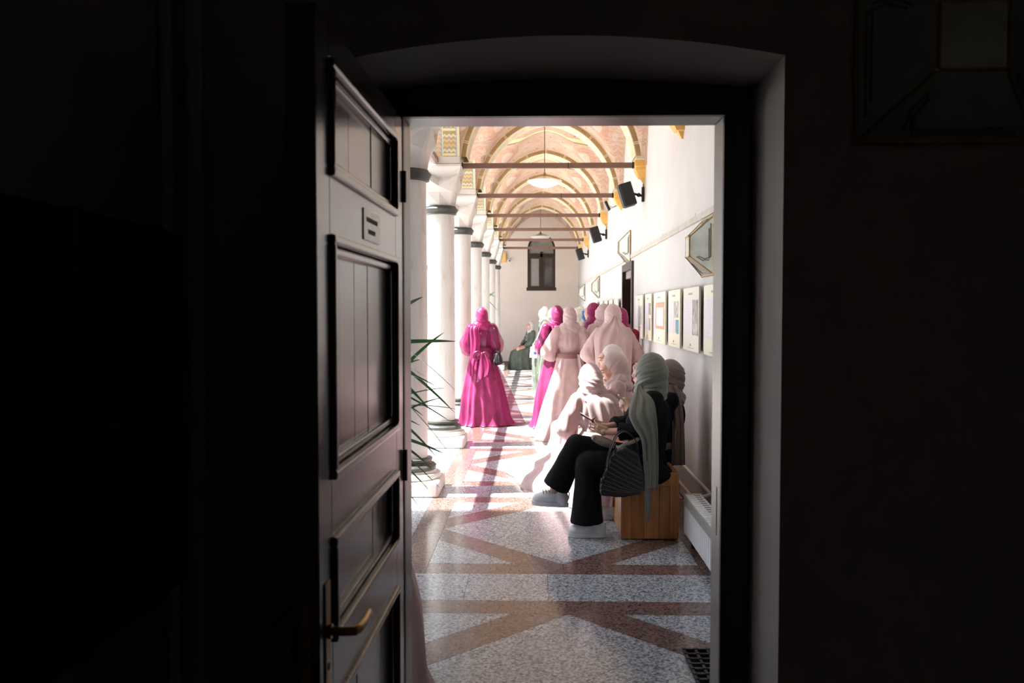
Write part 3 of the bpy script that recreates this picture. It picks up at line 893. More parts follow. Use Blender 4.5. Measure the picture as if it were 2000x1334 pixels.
g.ell((kx+.032, ky, kz+.012), (.003, .022, .015)); g.cbox((kx+.02, ky+.002, kz-.03), (.004, .014, .05))
obj('key', g, m_steel, cup, smooth='auto')
for k, (x, y, r, lab) in enumerate(((-1.043, 2.40, .017, 'thinner white heating pipe beside the cupboard'), (-.985, 2.455, .023, 'thicker white heating pipe in the corner'))):
    t = thing('heating_pipe', lab, 'pipe', (x, y, 0), group='pipes in the room corner')
    obj('pipe', G().tube([(0, 0, 0), (0, 0, 3.0)], r, 16), m_pipe, t, smooth='auto')
    obj('pipe_coupling', G().lathe([(r+.006, 0), (r+.008, .01), (r+.008, .05), (r+.006, .06)], 16, (0, 0, 1.08)), m_pipe, t, smooth='auto')
    obj('wall_clip', G().box(-.012, .012, 0, 2.5-y-.001, 2.2, 2.23), m_steel, t)

# ------------------------------------------------------------------ mirrored lantern sconces (truncated pyramids with brass edges)
def mirror_mat():
    m, t, b = newmat('aged mirror glass')
    tc = t.nodes.new('ShaderNodeTexCoord')
    n = N(t, 'ShaderNodeTexNoise', Scale=8.0, Detail=3.0); t.links.new(tc.outputs['Object'], n.inputs['Vector'])
    t.links.new(ramp(t, n.outputs['Fac'], [(.3, (.52, .57, .50)), (.7, (.70, .75, .68))]), b.inputs['Base Color'])
    b.inputs['Metallic'].default_value = .55; b.inputs['Roughness'].default_value = .16
    return m
m_mirror = mirror_mat()
m_dkglass = plain('dark etched glass band', (.16, .165, .14), .12, var=.2)
def sconce(loc, rz, b, f, d, label):
    """wall plane at local x=0, lantern protrudes to -x"""
    t = thing('wall_lantern', label, 'wall lamp', loc, rz, 'mirrored wall lanterns')
    obj('back_plate', G().box(-.012, -.001, -b, b, -b, b), m_brass, t)
    Bq = [(-.012, -b, -b), (-.012, b, -b), (-.012, b, b), (-.012, -b, b)]
    Fq = [(-d, -f, -f), (-d, f, -f), (-d, f, f), (-d, -f, f)]
    for i in range(4):
        j = (i+1) % 4
        A, B, C, D = map(Vector, (Bq[i], Bq[j], Fq[j], Fq[i]))
        nrm = (B-A).cross(D-A).normalized()
        cen = (A+B+C+D)/4
        if nrm.dot(cen - Vector((0, 0, 0))) < 0: nrm = -nrm
        q = [p - nrm*.004 for p in (A, B, C, D)]
        fc = obj('mirror_facet', G().add([A, B, C, D] + q, [(0,1,2,3), (4,5,6,7), (0,1,5,4), (1,2,6,5), (2,3,7,6), (3,0,4,7)]), m_mirror, t)
        # stepped dark inlay line on the facet
        L = lambda u, v: (A*(1-u)+B*u)*(1-v) + (D*(1-u)+C*u)*v + nrm*.0015
        pts = [(.10, .12), (.72, .12), (.80, .35), (.80, .62)]
        g = G()
        for w0 in (0, .07):
            for k in range(3):
                p, q2 = L(pts[k][0]+w0, pts[k][1]+w0), L(pts[k+1][0]+w0*.6, pts[k+1][1]+w0)
                g.tube([p, q2], .0035*b/.2, 4)
        obj('inlay', g, m_dkglass, fc)
    obj('front_mirror', G().box(-d-.004, -d, -f, f, -f, f), m_mirror, t)
    g = G()
    for i in range(4):
        j = (i+1) % 4
        g.tube([Bq[i], Fq[i]], .005, 6); g.tube([Bq[i], Bq[j]], .007, 6); g.tube([Fq[i], Fq[j]], .006, 6)
    obj('brass_edging', g, m_brass, t)
    for i in range(4):
        for p in (Bq[i], Fq[i]): obj('corner_stud', G().ell(p, .009, nu=8, nv=6), m_brass, t)
    return t
sconce((1.29, 6.35, 2.075), 0, .21, .072, .16, 'mirrored brass lantern nearest on the white wall, cut by the door frame')
sconce((1.29, 11.71, 2.475), 0, .21, .072, .15, 'mirrored brass lantern above the dark doorway')
sconce((1.29, 17.15, 2.08), 0, .21, .072, .15, 'mirrored brass lantern beyond the dark doorway')
sconce((1.29, 22.1, 2.08), 0, .21, .072, .15, 'farthest mirrored brass lantern near the beige wall')
sconce((1.175, YD, 2.34), pi/2, .255, .09, .16, 'unlit lantern in the dark room right of the doorway')

# ------------------------------------------------------------------ exhibition boards on the right wall
m_board = plain('pale yellow board', (.76, .73, .58), .6, var=.03)
m_board2 = plain('cream board', (.74, .70, .60), .6, var=.03)
def text_mat():
    m, t, b = newmat('printed text sheet')
    tc = t.nodes.new('ShaderNodeTexCoord'); sp = t.nodes.new('ShaderNodeSeparateXYZ'); t.links.new(tc.outputs['Object'], sp.inputs[0])
    ln = math_(t, 'LESS_THAN', math_(t, 'FRACT', math_(t, 'DIVIDE', sp.outputs[2], .011)), .5)
    nz = N(t, 'ShaderNodeTexNoise', Scale=60.0, Detail=1.0); t.links.new(tc.outputs['Object'], nz.inputs['Vector'])
    k = math_(t, 'MULTIPLY', ln, math_(t, 'GREATER_THAN', nz.outputs['Fac'], .42))
    t.links.new(mixc(t, math_(t, 'MULTIPLY', k, .35), (.74, .72, .74), (.35, .33, .36)), b.inputs['Base Color'])
    b.inputs['Roughness'].default_value = .5
    return m
m_text = text_mat()
m_photo = plain('printed photograph', (.33, .30, .28), .5, var=.6, scale=16)
m_photo2 = plain('printed grey photograph', (.46, .44, .41), .5, var=.5, scale=22)
m_brownphoto = plain('printed wood photograph', (.55, .33, .22), .5, var=.25, scale=30)
m_teal = plain('teal print', (.10, .36, .40), .5)
m_greyink = plain('grey print', (.36, .34, .34), .6)
def board(y1, y0, z0, z1, items, label, mat):
    """y1 = far edge, y0 = near edge"""
    t = thing('exhibition_board', label, 'board', (WX-.037, (y0+y1)/2, z0), group='exhibition boards on the white wall')
    Wd = y1-y0; H = z1-z0
    rot = radians(-1.2)
    t.rotation_euler = (0, 0, rot)
    Wd -= .05; bd = obj('panel', G().box(-.008, .008, -Wd/2, Wd/2, 0, H), mat, t, bevel=.002)
    for sy_ in (-.33, .33):
        for sz_ in (.12, .82): obj('standoff', G().cbox((.016, sy_*Wd, sz_*H), (.016, .03, .03)), m_steel, t)
    for i, (nm, s0, s1, t0, t1, m) in enumerate(items):
        ya, yb = Wd/2 - s1*Wd, Wd/2 - s0*Wd
        obj(nm, G().box(-.0095 - .0004*i, -.008, ya, yb, H*(1-t1), H*(1-t0)), m, t)
    return t
TI = ('title', .36, .60, .085, .115, m_greyink); LG = ('logo', .47, .52, .88, .92, m_greyink); RL = ('rule', .30, .70, .945, .951, m_teal)
yb_ = lambda x: 1.26*F/(x-1045)
board(yb_(1333.5), yb_(1370), 1.28, 1.79, [TI, ('text_sheet', .05, .62, .20, .74, m_text), ('photo', .64, .95, .20, .74, m_photo), ('photo', .68, .92, .56, .72, m_photo2), LG, RL], 'exhibition board with one tall dark photograph, second from the door frame', m_board2)
board(yb_(1304.5), yb_(1332.5), 1.28, 1.79, [TI, ('text_sheet', .03, .52, .20, .76, m_text), ('photo', .55, .88, .20, .48, m_photo2), ('teal_block', .72, .90, .52, .76, m_teal), ('text_sheet', .55, .69, .52, .74, m_text), LG, RL], 'exhibition board with a teal block, third from the door frame', m_board)
board(yb_(1275.5), yb_(1304), 1.28, 1.79, [TI, ('photo', .22, .93, .20, .72, m_brownphoto), ('text_sheet', .28, .86, .30, .66, m_text), ('text_sheet', .02, .17, .24, .84, m_text), LG, RL], 'exhibition board with a brown wood-toned print', m_board)
board(yb_(1259.5), yb_(1275), 1.28, 1.79, [TI, ('text_sheet', .05, .62, .20, .78, m_text), ('photo', .66, .95, .20, .45, m_photo), ('photo', .70, .92, .52, .78, m_photo), LG, RL], 'exhibition board between the brown print and the narrow pale board', m_board)
board(yb_(1240.5), yb_(1258.5), 1.28, 1.79, [TI, ('text_sheet', .05, .55, .25, .68, m_text), ('photo', .58, .92, .25, .68, m_photo2), ('rule', .10, .90, .74, .75, m_greyink), LG], 'exhibition board beside the dark doorway', m_board2)
board(yb_(1372.5), yb_(1425), 1.28, 1.79, [TI, ('text_sheet', .05, .60, .20, .76, m_text), ('photo', .64, .95, .20, .76, m_photo2), LG, RL], 'exhibition board half hidden by the door frame', m_board)
FARB = ['first board beyond the dark doorway', 'second board beyond the dark doorway', 'third board beyond the dark doorway', 'fourth board beyond the dark doorway, above the magenta hoods', 'board far along the wall under the mirrored lantern']
yy = 12.75
for k in range(5):
    board(yy+.82, yy, 1.26, 1.78, [TI, ('text_sheet', .05, .55, .25, .72, m_text), ('photo', .6, .92, .25, .6, m_photo if k % 2 == 0 else m_photo2), LG], FARB[k], m_board2)
    yy += .95 if k < 3 else 1.4

# ------------------------------------------------------------------ loudspeakers, floodlight, camera
def speaker(y, label):
    t = thing('loudspeaker', label, 'speaker', (1.09, y, 2.975), group='black loudspeakers on the wall')
    M_ = Matrix.Rotation(radians(17), 4, 'Y')
    M_ = Matrix.Rotation(radians(-17), 4, 'Y')
    obj('cabinet', G().cbox((0, 0, 0), (.145, .20, .275), M_), m_blackplastic, t, bevel=.012, seg=3)
    c = M_.to_3x3() @ Vector((-.078, 0, 0))
    obj('grille', G().cbox(c, (.012, .185, .26), M_), plain('speaker grille', (.02, .022, .026), .6, bump=.4, bscale=400) if 'speaker grille' not in MATS else MATS['speaker grille'], t, bevel=.004)
    g = G().tube([(.06, 0, .02), (.13, 0, .0), (.175, 0, -.01)], .014, 8)
    g.box(.17, .199, -.03, .03, -.08, .09)
    g.ell((.135, 0, 0), .025, nu=10, nv=8)
    obj('bracket', g, m_iron, t, smooth='auto')
    obj('cable', G().tube([(.185, -.02, .05), (.187, -.02, .16), (.14, -.03, .22), (.11, -.03, .30), (.10, -.03, .345)], .006, 6), m_iron, t)
    return t
speaker(10.15, 'nearest and largest black loudspeaker on the wall')
speaker(15.36, 'middle black loudspeaker on the wall')
speaker(20.58, 'farthest and smallest black loudspeaker on the wall')
t = thing('floodlight', 'small floodlight on a bracket between the first two loudspeakers', 'floodlight', (1.11, 12.95, 3.19))
M_ = Matrix.Rotation(radians(-25), 4, 'Y')
obj('housing', G().cbox((-.02, 0, 0), (.04, .12, .15), M_), m_iron, t, bevel=.008)
obj('lens', G().cbox(M_.to_3x3() @ Vector((-.022, 0, 0)) + Vector((-.02, 0, 0)), (.006, .10, .13), M_), m_steel, t)
obj('bracket', G().tube([(0, -.07, 0), (.05, -.07, -.03), (.09, 0, -.01), (.05, .07, -.03), (0, .07, 0)], .007, 6).tube([(.09, 0, -.01), (.178, 0, .03)], .012, 8), m_steel, t)
t = thing('security_camera', 'tiny white security camera beside the ochre corbel', 'camera', (-.78, YEND-.03, 3.13))
obj('body', G().tube([(0, .0, 0), (.02, -.12, -.03)], .04, 14), m_white, t, smooth='auto')
obj('lens', G().tube([(.021, -.121, -.03), (.022, -.128, -.032)], .026, 12), m_iron, t)
obj('cable', G().tube([(0, .02, .0), (.05, .018, .2), (.13, .02, .42)], .008, 6).tube([(0, .02, 0), (.03, .02, -.12), (.02, .02, -.2)], .006, 6), m_white, t)

# ------------------------------------------------------------------ pendant lamps
m_opal = plain('white opal glass', (.80, .78, .74), .3, var=.02)
def pendant(y, label):
    t = thing('pendant_lamp', label, 'lamp', (.155, y, 3.70), group='white saucer pendant lamps')
    obj('cable', G().tube([(0, 0, .17), (0, 0, .98)], .006, 6), m_iron, t)
    obj('cap', G().lathe([(.004, .17), (.02, .165), (.024, .13), (.05, .115)], 16), m_brass, t, smooth='auto')
    for k in range(3):
        a = k*2*pi/3 + .5
        obj('hanger', G().tube([(.02*cos(a), .02*sin(a), .15), (.25*cos(a), .25*sin(a), .035)], .0035, 5), m_brass, t)
    obj('shade', G().lathe([(.004, -.075), (.10, -.068), (.20, -.035), (.27, .01), (.285, .03), (.265, .032), (.15, .075), (.05, .11), (.004, .115)], 40), m_opal, t, smooth='auto')
    return t
pendant(14.02, 'larger white saucer pendant lamp hanging in the nearer vault')
pendant(24.4, 'small white saucer pendant lamp in front of the arched window')

# ------------------------------------------------------------------ radiator, bench, mat
t = thing('radiator', 'low white panel radiator beside the wooden bench', 'radiator', (1.09, 5.1, 0))
RY = .72
nF = 26
for k in range(nF):
    y = RY - .02 - k*.062
    g = G().box(-.062, -.050, y-.026, y+.026, .075, .315)
    obj('fin', g, m_white, t, bevel=.008)
g = G().box(-.05, .05, RY-nF*.062-.01, RY, .07, .335)
obj('body', g, m_white, t, bevel=.004)
m_rgrille = plain('grey green radiator grille', (.30, .33, .28), .4)
obj('end_panel', G().box(-.066, .055, RY, RY+.008, .06, .35), plain('cream end panel', (.62, .55, .42), .5), t, bevel=.003)
g = G()
for k in range(70):
    y = RY - .008 - k*.0235
    for r in range(3):
        z = .335 - r*.022
        g.box(-.066, -.062, y-.0105, y-.001, z-.019, z-.002)
gr = obj('side_grille', G().box(-.065, -.050, RY-nF*.062-.01, RY, .27, .338), m_rgrille, t)
gr2 = obj('grille_cell', g, plain('grille cell paint', (.42, .45, .40), .35), gr); gr2['kind'] = 'stuff'
for k in range(27):
    y = RY - .008 - k*.06
    sl = obj('top_slat', G().box(-.06, .05, y-.05, y-.004, .335, .345), m_white, t, bevel=.002)
    for q in range(1):
        obj('vent_slot', G().box(-.005, .035, y-.035, y-.018, .345, .3457), m_iron, sl)
obj('foot', G().box(-.03, .03, RY-.10, RY-.06, 0, .07), m_iron, t); obj('foot', G().box(-.03, .03, RY-1.45, RY-1.41, 0, .07), m_iron, t)
obj('supply_pipe', G().tube([(0, RY+.005, .29), (.03, RY+.1, .29), (.10, RY+.14, .30), (.16, RY+.2, .30), (.17, RY+2.3, .30)], .013, 10), m_pipe, t, smooth='auto')
obj('supply_pipe', G().tube([(0, RY+.005, .12), (.08, RY+.12, .12), (.16, RY+.2, .12), (.17, RY+2.3, .12)], .013, 10), m_pipe, t, smooth='auto')

BX0, BX1, BY0, BY1, BH = .602, 1.005, 5.915, 8.9, .385
t = thing('wooden_bench', 'long orange pine box bench along the white wall', 'bench', (BX0, BY0, 0))
def BP(name, g, m=None, bevel=.004): return obj(name, g.shift((-BX0, -BY0, 0)), m or m_pinewood, t, bevel=bevel)
pw = (BX1-BX0)/5
wts = [.07, .09, .105, .075, .063]; xx = BX0
tone = [(.30, .115, .03), (.26, .10, .028), (.34, .14, .04), (.24, .09, .024), (.31, .12, .033)]
for k in range(5):
    mm = woodmat('pine plank tone', tuple(c*.9 for c in tone[k]), tuple(c*1.7 for c in tone[k]), .28, scale=1.6, bump=.1)
    BP('end_plank', G().box(xx+.0006, xx+wts[k]-.0006, BY0, BY0+.03, .008, BH-.004), mm, .002); xx += wts[k]
BP('front_panel', G().box(BX0, BX0+.03, BY0+.03, BY1, .008, BH-.004))
BP('rear_panel', G().box(BX1-.03, BX1, BY0+.03, BY1, .008, BH-.004))
BP('end_panel', G().box(BX0+.03, BX1-.03, BY1-.03, BY1, .008, BH-.004))
BP('seat_board', G().box(BX0-.004, .875, BY0-.004, BY1+.004, BH-.004, BH+.018), None, .006)
BP('rear_ledge', G().box(.875, BX1, BY0, BY1, BH-.004, .475))
BP('curved_bracket', G().prism([(.845, BH+.018), (.865, .46), (.88, .475), (.90, .47), (.915, .43), (.93, BH+.01)], BY0-.003, BY0+.03, 'y'), None, .004)
BP('plinth', G().box(BX0+.02, BX1-.02, BY0+.02, BY1-.02, 0, .01), m_dkwood, 0)
m_rubber = plain('black rubber', (.012, .012, .013), .55, bump=.1, bscale=200)
t = thing('door_mat', 'black ring-hole rubber door mat at the threshold', 'mat', (.70, 3.3, 0))
g = G(); 
for i in range(11): g.box(i*.055-.006, i*.055+.006, 0, .66, .001, .016)
for j in range(13): g.box(-.006, .556, j*.055-.006, j*.055+.006, .001, .016)
obj('lattice', g, m_rubber, t)
g = G()
for i in range(11):
    for j in range(13): g.lathe([(.011, .016), (.009, .020)], 8, (i*.055, j*.055, 0))
s_ = obj('stud', g, m_rubber, t); s_['kind'] = 'stuff'

# ------------------------------------------------------------------ unseen beam added out in the courtyard so its shadow runs along the sunlit floor
m_hand = plain('weathered timber', (.20, .15, .11), .8)
t = thing('shadow_beam', 'unseen timber beam on posts, added outside the columns for its floor shadow', 'beam', (-1.76, COLY[0], -.02))
obj('beam', G().box(-.05, .05, -.6, S*7+.6, 2.27, 2.35), m_hand, t, bevel=.008)
for k in range(8): obj('post', G().box(-.04, .04, S*k-.04, S*k+.04, 0, 2.27), m_hand, t)

# ------------------------------------------------------------------ plants
def leafmat(name, c1, c2):
    m, t, b = newmat(name)
    tc = t.nodes.new('ShaderNodeTexCoord'); n = N(t, 'ShaderNodeTexNoise', Scale=5.0, Detail=2.0); t.links.new(tc.outputs['Object'], n.inputs['Vector'])
    c = ramp(t, n.outputs['Fac'], [(.3, c1), (.7, c2)])
    t.links.new(c, b.inputs['Base Color']); b.inputs['Roughness'].default_value = .35
    tr = t.nodes.new('ShaderNodeBsdfTranslucent'); t.links.new(c, tr.inputs[0])
    mx = t.nodes.new('ShaderNodeMixShader'); mx.inputs[0].default_value = .25
    t.links.new(b.outputs[0], mx.inputs[1]); t.links.new(tr.outputs[0], mx.inputs[2]); t.links.new(mx.outputs[0], t.nodes['Material Output'].inputs[0])
    return m
m_leaf = leafmat('dark green strap leaf', (.022, .07, .026), (.06, .15, .05))
def strap(p0, p1, ctrl, w, n=12, tilt=.8):
    p0, p1, ctrl = Vector(p0), Vector(p1), Vector(ctrl)
    v = []; f = []
    for i in range(n+1):
        s = i/n
        p = p0*(1-s)**2 + ctrl*2*s*(1-s) + p1*s*s
        tg = ((ctrl-p0)*(1-s) + (p1-ctrl)*s).normalized()
        side = tg.cross(Vector((0, 0, 1)))
        if side.length < .05: side = Vector((0, 1, 0))
        side.normalize(); side = (side*.5 + Vector((0, 0, tilt))).normalized()
        nr = side.cross(tg).normalized()
        ww = w*min(1, .45+2.2*s)*(1-s**3)**.9 + .0008
        v += [p - side*ww + nr*ww*.35, p - nr*.0012, p + side*ww + nr*ww*.35]
    for i in range(n):
        for k in range(2): f.append((i*3+k, i*3+k+1, (i+1)*3+k+1, (i+1)*3+k))
    return G().add(v, f)
m_pot = plain('terracotta pot', (.36, .16, .09), .7, bump=.1)
m_trunk = plain('grey cane stem', (.25, .19, .13), .8, bump=.3, bscale=30)
def plant(loc, leaves, label, w, extra, seed, stems):
    """leaves: (base point, tip point) in the world"""
    rg = random.Random(seed)
    t = thing('potted_plant', label, 'plant', loc)
    L = Vector(loc)
    obj('pot', G().lathe([(.12, 0), (.14, .12), (.155, .28), (.165, .29), (.165, .33), (.145, .33), (.14, .27)], 28, cap=True), m_pot, t, smooth='auto')
    obj('soil', G().lathe([(.138, .28), (.138, .30)], 24), plain('dark soil', (.04, .028, .02), .95, bump=.5) if 'dark soil' not in MATS else MATS['dark soil'], t)
    for dx, h in stems:
        obj('stem', G().tube([(dx, .02, .28), (dx*1.5, .02, h*.6), (dx*2, .0, h)], [.018, .016, .013], 8), m_trunk, t, smooth='auto')
    for (b, p) in leaves:
        b = Vector(b) - L; p = Vector(p) - L
        mid = b*.5 + p*.5 + Vector((0, 0, .05*(p-b).length*rg.uniform(.6, 2.2)))
        obj('leaf', strap(b, p, mid, w*rg.uniform(.85, 1.2), tilt=rg.uniform(.15, .9)), m_leaf, t, smooth=True, fixn=False)
    for k in range(extra):
        a = rg.uniform(pi*.55, pi*1.45); hz = rg.choice([h for _, h in stems]); l = rg.uniform(.3, .5)
        b = Vector((0, 0, hz)); p = Vector((cos(a)*l, sin(a)*l, hz + rg.uniform(-.3, .35)))
        mid = (b+p)/2 + Vector((0, 0, .16))
        obj('leaf', strap(b, p, mid, w), m_leaf, t, smooth=True, fixn=False)
    return t
LV = [(609, 826, 580), (718, 868, 649), (670, 893, 667), (698, 889, 762), (732, 856, 757), (776, 867, 758), (750, 840, 801), (782, 879, 823), (798, 891, 799), (803, 872, 878), (809, 862, 777), (840, 854, 895),
      (863, 869, 887), (878, 842, 915), (897, 859, 953), (907, 836, 955), (945, 825, 998), (816, 820, 831), (735, 888, 806), (712, 830, 735), (790, 826, 812), (722, 822, 702)]
rg = random.Random(3)
lv = []
for ey, tx, ty in LV:
    k = min(.9, 70/max(20, tx-805)); ys = ey + (ey-ty)*k*.8
    Y_ = 6.05 + rg.uniform(-.25, .25)
    lv.append((W(748, ys, Y=6.05 + rg.uniform(-.04, .04)), W(tx, ty, Y=Y_)))
plant((-1.20, 6.05, -.012), lv, 'spiky green strap-leaved plant left of the doorway', .017, 8, 5, [(-.03, 1.5), (.04, 1.15), (0, .85), (.02, .6)])
lv = [(W(x0, y0, Y=19.2), W(x1, y1, Y=19.2 + rg.uniform(-.1, .1))) for x0, y0, x1, y1 in ((950, 585, 967, 570), (948, 583, 973, 608), (950, 620, 964, 640), (950, 632, 962, 655), (948, 572, 967, 580))]
plant((-1.25, 19.2, -.012), lv, 'distant strap-leaved plant between the far columns', .020, 6, 6, [(.0, 1.8), (.03, 1.4)])
# ------------------------------------------------------------------ people: helpers
import numpy as np
TMP = bpy.data.scenes.new('tmp_build')
def fuse(g, voxel, smooth=4, it=.5):
    """one continuous skin from overlapping closed pieces"""
    me = g.mesh('tmp'); o = bpy.data.objects.new('tmp', me); TMP.collection.objects.link(o)
    r = o.modifiers.new('r', 'REMESH'); r.mode = 'VOXEL'; r.voxel_size = voxel; r.use_smooth_shade = True
    if smooth:
        s = o.modifiers.new('s', 'SMOOTH'); s.iterations = smooth; s.factor = it
    vl = TMP.view_layers[0]; vl.update()
    dg = vl.depsgraph
    out = bpy.data.meshes.new_from_object(o.evaluated_get(dg))
    TMP.collection.objects.unlink(o); bpy.data.objects.remove(o); bpy.data.meshes.remove(me)
    return out
def ripple(me, fn):
    """move each vertex along its normal by fn(co)"""
    n = len(me.vertices)
    co = np.empty(n*3); me.vertices.foreach_get('co', co); co = co.reshape(-1, 3)
    no = np.empty(n*3); me.vertices.foreach_get('normal', no); no = no.reshape(-1, 3)
    d = np.array([fn(Vector(c)) for c in co])
    co += no*d[:, None]
    me.vertices.foreach_set('co', co.ravel()); me.update()
def wrinkles(amp, sc=(14, 14, 4), seed=0, ax=None):
    off = Vector((seed*3.1, seed*1.7, seed*2.3))
    M_ = ax or Matrix.Identity(3)
    def fn(c):
        q = M_ @ c
        p = Vector((q.x*sc[0], q.y*sc[1], q.z*sc[2])) + off
        a = noise.noise(p); b = noise.noise(p*2.1 + Vector((5, 5, 5)))
        return amp*((1 - 2*abs(a))*.8 + .5*b - .3)
    return fn
def rotm(ax, a): return Matrix.Rotation(radians(a), 3, ax)

def hand(g, wr, d, pn, curl=35, sc=1.0, thumb=1, spread=8, fcurl=None):
    """wr wrist, d pointing direction, pn palm normal; thumb = +1/-1 side"""
    wr = Vector(wr); d = Vector(d).normalized(); pn = Vector(pn); pn = (pn - d*pn.dot(d)).normalized()
    s = d.cross(pn)*thumb                    # towards the thumb
    k = .0212*sc
    offs = [1.5, .5, -.5, -1.5]; lens = [.92, 1.0, .94, .75]
    g.cap(wr, wr + d*.03*sc, .023*sc, .024*sc, 10)
    for i in range(4):
        b = wr + d*.02*sc + s*offs[i]*k*.8; kn = wr + d*(.085 if i != 3 else .078)*sc + s*offs[i]*k
        g.cap(b, kn, .013*sc, .0105*sc, 10)
        a = 0; p = kn; r = .0085*sc
        dirn = (d + s*offs[i]*math.tan(radians(spread))*.6).normalized()
        for j, (L, f) in enumerate(((.044, .55), (.027, 1.0), (.021, .8))):
            a += radians((fcurl[i] if fcurl else curl)*f)
            q = p + (dirn*cos(a) + pn*sin(a))*L*lens[i]*sc
            g.cap(p, q, r, r*.9, 10); p = q; r *= .9
    b = wr + d*.022*sc + s*.022*sc; m1 = b + (d*.55 + s*.65 + pn*.35).normalized()*.042*sc
    m2 = m1 + (d*.8 + s*.15 + pn*.5).normalized()*.03*sc; m3 = m2 + (d*.85 - s*.1 + pn*.45).normalized()*.024*sc
    g.cap(b, m1, .0135*sc, .0115*sc, 10); g.cap(m1, m2, .0115*sc, .0098*sc, 10); g.cap(m2, m3, .0098*sc, .0082*sc, 10)

def head(g, c, R):
    c = Vector(c)
    P = lambda x, y, z: c + R @ Vector((x, y, z))
    g.ell(c, (.072, .092, .105), R, 20, 14)
    g.ell(P(0, .022, -.052), (.056, .062, .06), R)
    g.ell(P(0, .068, -.093), (.024, .022, .02), R)
    g.ell(P(0, .06, .035), (.058, .036, .035), R)
    g.cap(P(0, .088, .018), P(0, .105, -.022), .008, .0115, 10)
    g.ell(P(0, .106, -.026), (.014, .012, .009), R)
    g.ell(P(0, .087, -.056), (.021, .013, .011), R)
    for s in (-1, 1):
        g.ell(P(s*.036, .062, -.02), (.024, .022, .024), R)
        g.ell(P(s*.074, -.005, -.01), (.010, .02, .03), R)
def facebits(par, c, R, skin_dark):
    c = Vector(c); P = lambda x, y, z: c + R @ Vector((x, y, z))
    for s in (-1, 1):
        obj('eyebrow', G().tube([P(s*.014, .094, .036), P(s*.034, .089, .042), P(s*.052, .074, .034)], [.003, .0035, .0018], 6), skin_dark, par, smooth=True)
        e = obj('eye', G().ell(P(s*.032, .0835, .012), (.0115, .006, .0042), R, 10, 8), MATS['eye white'], par, smooth=True)
        obj('pupil', G().ell(P(s*.032, .0885, .012), (.0048, .003, .004), R, 8, 6), skin_dark, e, smooth=True)
        obj('eyelash', G().tube([P(s*.018, .089, .016), P(s*.032, .093, .0195), P(s*.047, .082, .014)], .0022, 6), skin_dark, e)
    obj('lips', G().ell(P(0, .0925, -.052), (.018, .008, .005), R, 12, 8).ell(P(0, .091, -.060), (.016, .009, .0055), R, 12, 8), MATS['lips'], par, smooth=True)

plain('eye white', (.7, .68, .65), .3); plain('lips', (.52, .17, .15), .4)
m_lash = plain('dark brow hair', (.03, .02, .015), .6)
def skinmat():
    m, t, b = newmat('skin')
    tc = t.nodes.new('ShaderNodeTexCoord'); n = N(t, 'ShaderNodeTexNoise', Scale=18.0, Detail=3.0); t.links.new(tc.outputs['Object'], n.inputs['Vector'])
    t.links.new(ramp(t, n.outputs['Fac'], [(.3, (.56, .31, .22)), (.7, (.66, .40, .30))]), b.inputs['Base Color'])
    b.inputs['Roughness'].default_value = .45; b.inputs['Subsurface Weight'].default_value = .08
    b.inputs['Subsurface Radius'].default_value = (.01, .004, .002)
    return m
m_skin = skinmat()

def V(*a): return Vector(a)
def jstand(h=1.65, **kw):
    s = h/1.65
    J = dict(pel=V(0, 0, .90), waist=V(0, .0, 1.06), chest=V(0, .0, 1.22), neck=V(0, -.015, 1.38), head=V(0, .01, 1.525), R=Matrix.Identity(3), T=Matrix.Identity(3),
             hipL=V(-.085, 0, .87), knL=V(-.085, .01, .48), anL=V(-.085, -.01, .09), toL=V(-.095, .13, .035),
             hipR=V(.085, 0, .87), knR=V(.085, .01, .48), anR=V(.085, -.01, .09), toR=V(.095, .13, .035),
             shL=V(-.155, -.01, 1.345), elL=V(-.215, -.01, 1.08), wrL=V(-.13, .17, .985), hdL=V(.5, .75, -.1), pnL=V(0, -.2, -1),
             shR=V(.155, -.01, 1.345), elR=V(.215, -.01, 1.08), wrR=V(.13, .17, .985), hdR=V(-.5, .75, -.1), pnR=V(0, -.2, -1), curl=40)
    for k in J:
        if isinstance(J[k], Vector) and k[:2] not in ('hd', 'pn'): J[k] = J[k]*s
    J.update(kw)
    return J
def jsit(seat=.40, **kw):
    z = seat + .09
    J = dict(pel=V(0, 0, z+.02), waist=V(0, .0, z+.17), chest=V(0, .01, z+.33), neck=V(0, 0, z+.49), head=V(0, .03, z+.64), R=Matrix.Identity(3), T=Matrix.Identity(3),
             hipL=V(-.09, .02, z), knL=V(-.11, .42, z+.02), anL=V(-.10, .44, .09), toL=V(-.11, .58, .035),
             hipR=V(.09, .02, z), knR=V(.11, .42, z+.02), anR=V(.10, .44, .09), toR=V(.11, .58, .035),
             shL=V(-.155, .0, z+.455), elL=V(-.21, .06, z+.20), wrL=V(-.09, .26, z+.17), hdL=V(.5, .75, 0), pnL=V(.3, 0, -1),
             shR=V(.155, .0, z+.455), elR=V(.21, .06, z+.20), wrR=V(.09, .26, z+.17), hdR=V(-.5, .75, 0), pnR=V(-.3, 0, -1), curl=40)
    J.update(kw)
    return J
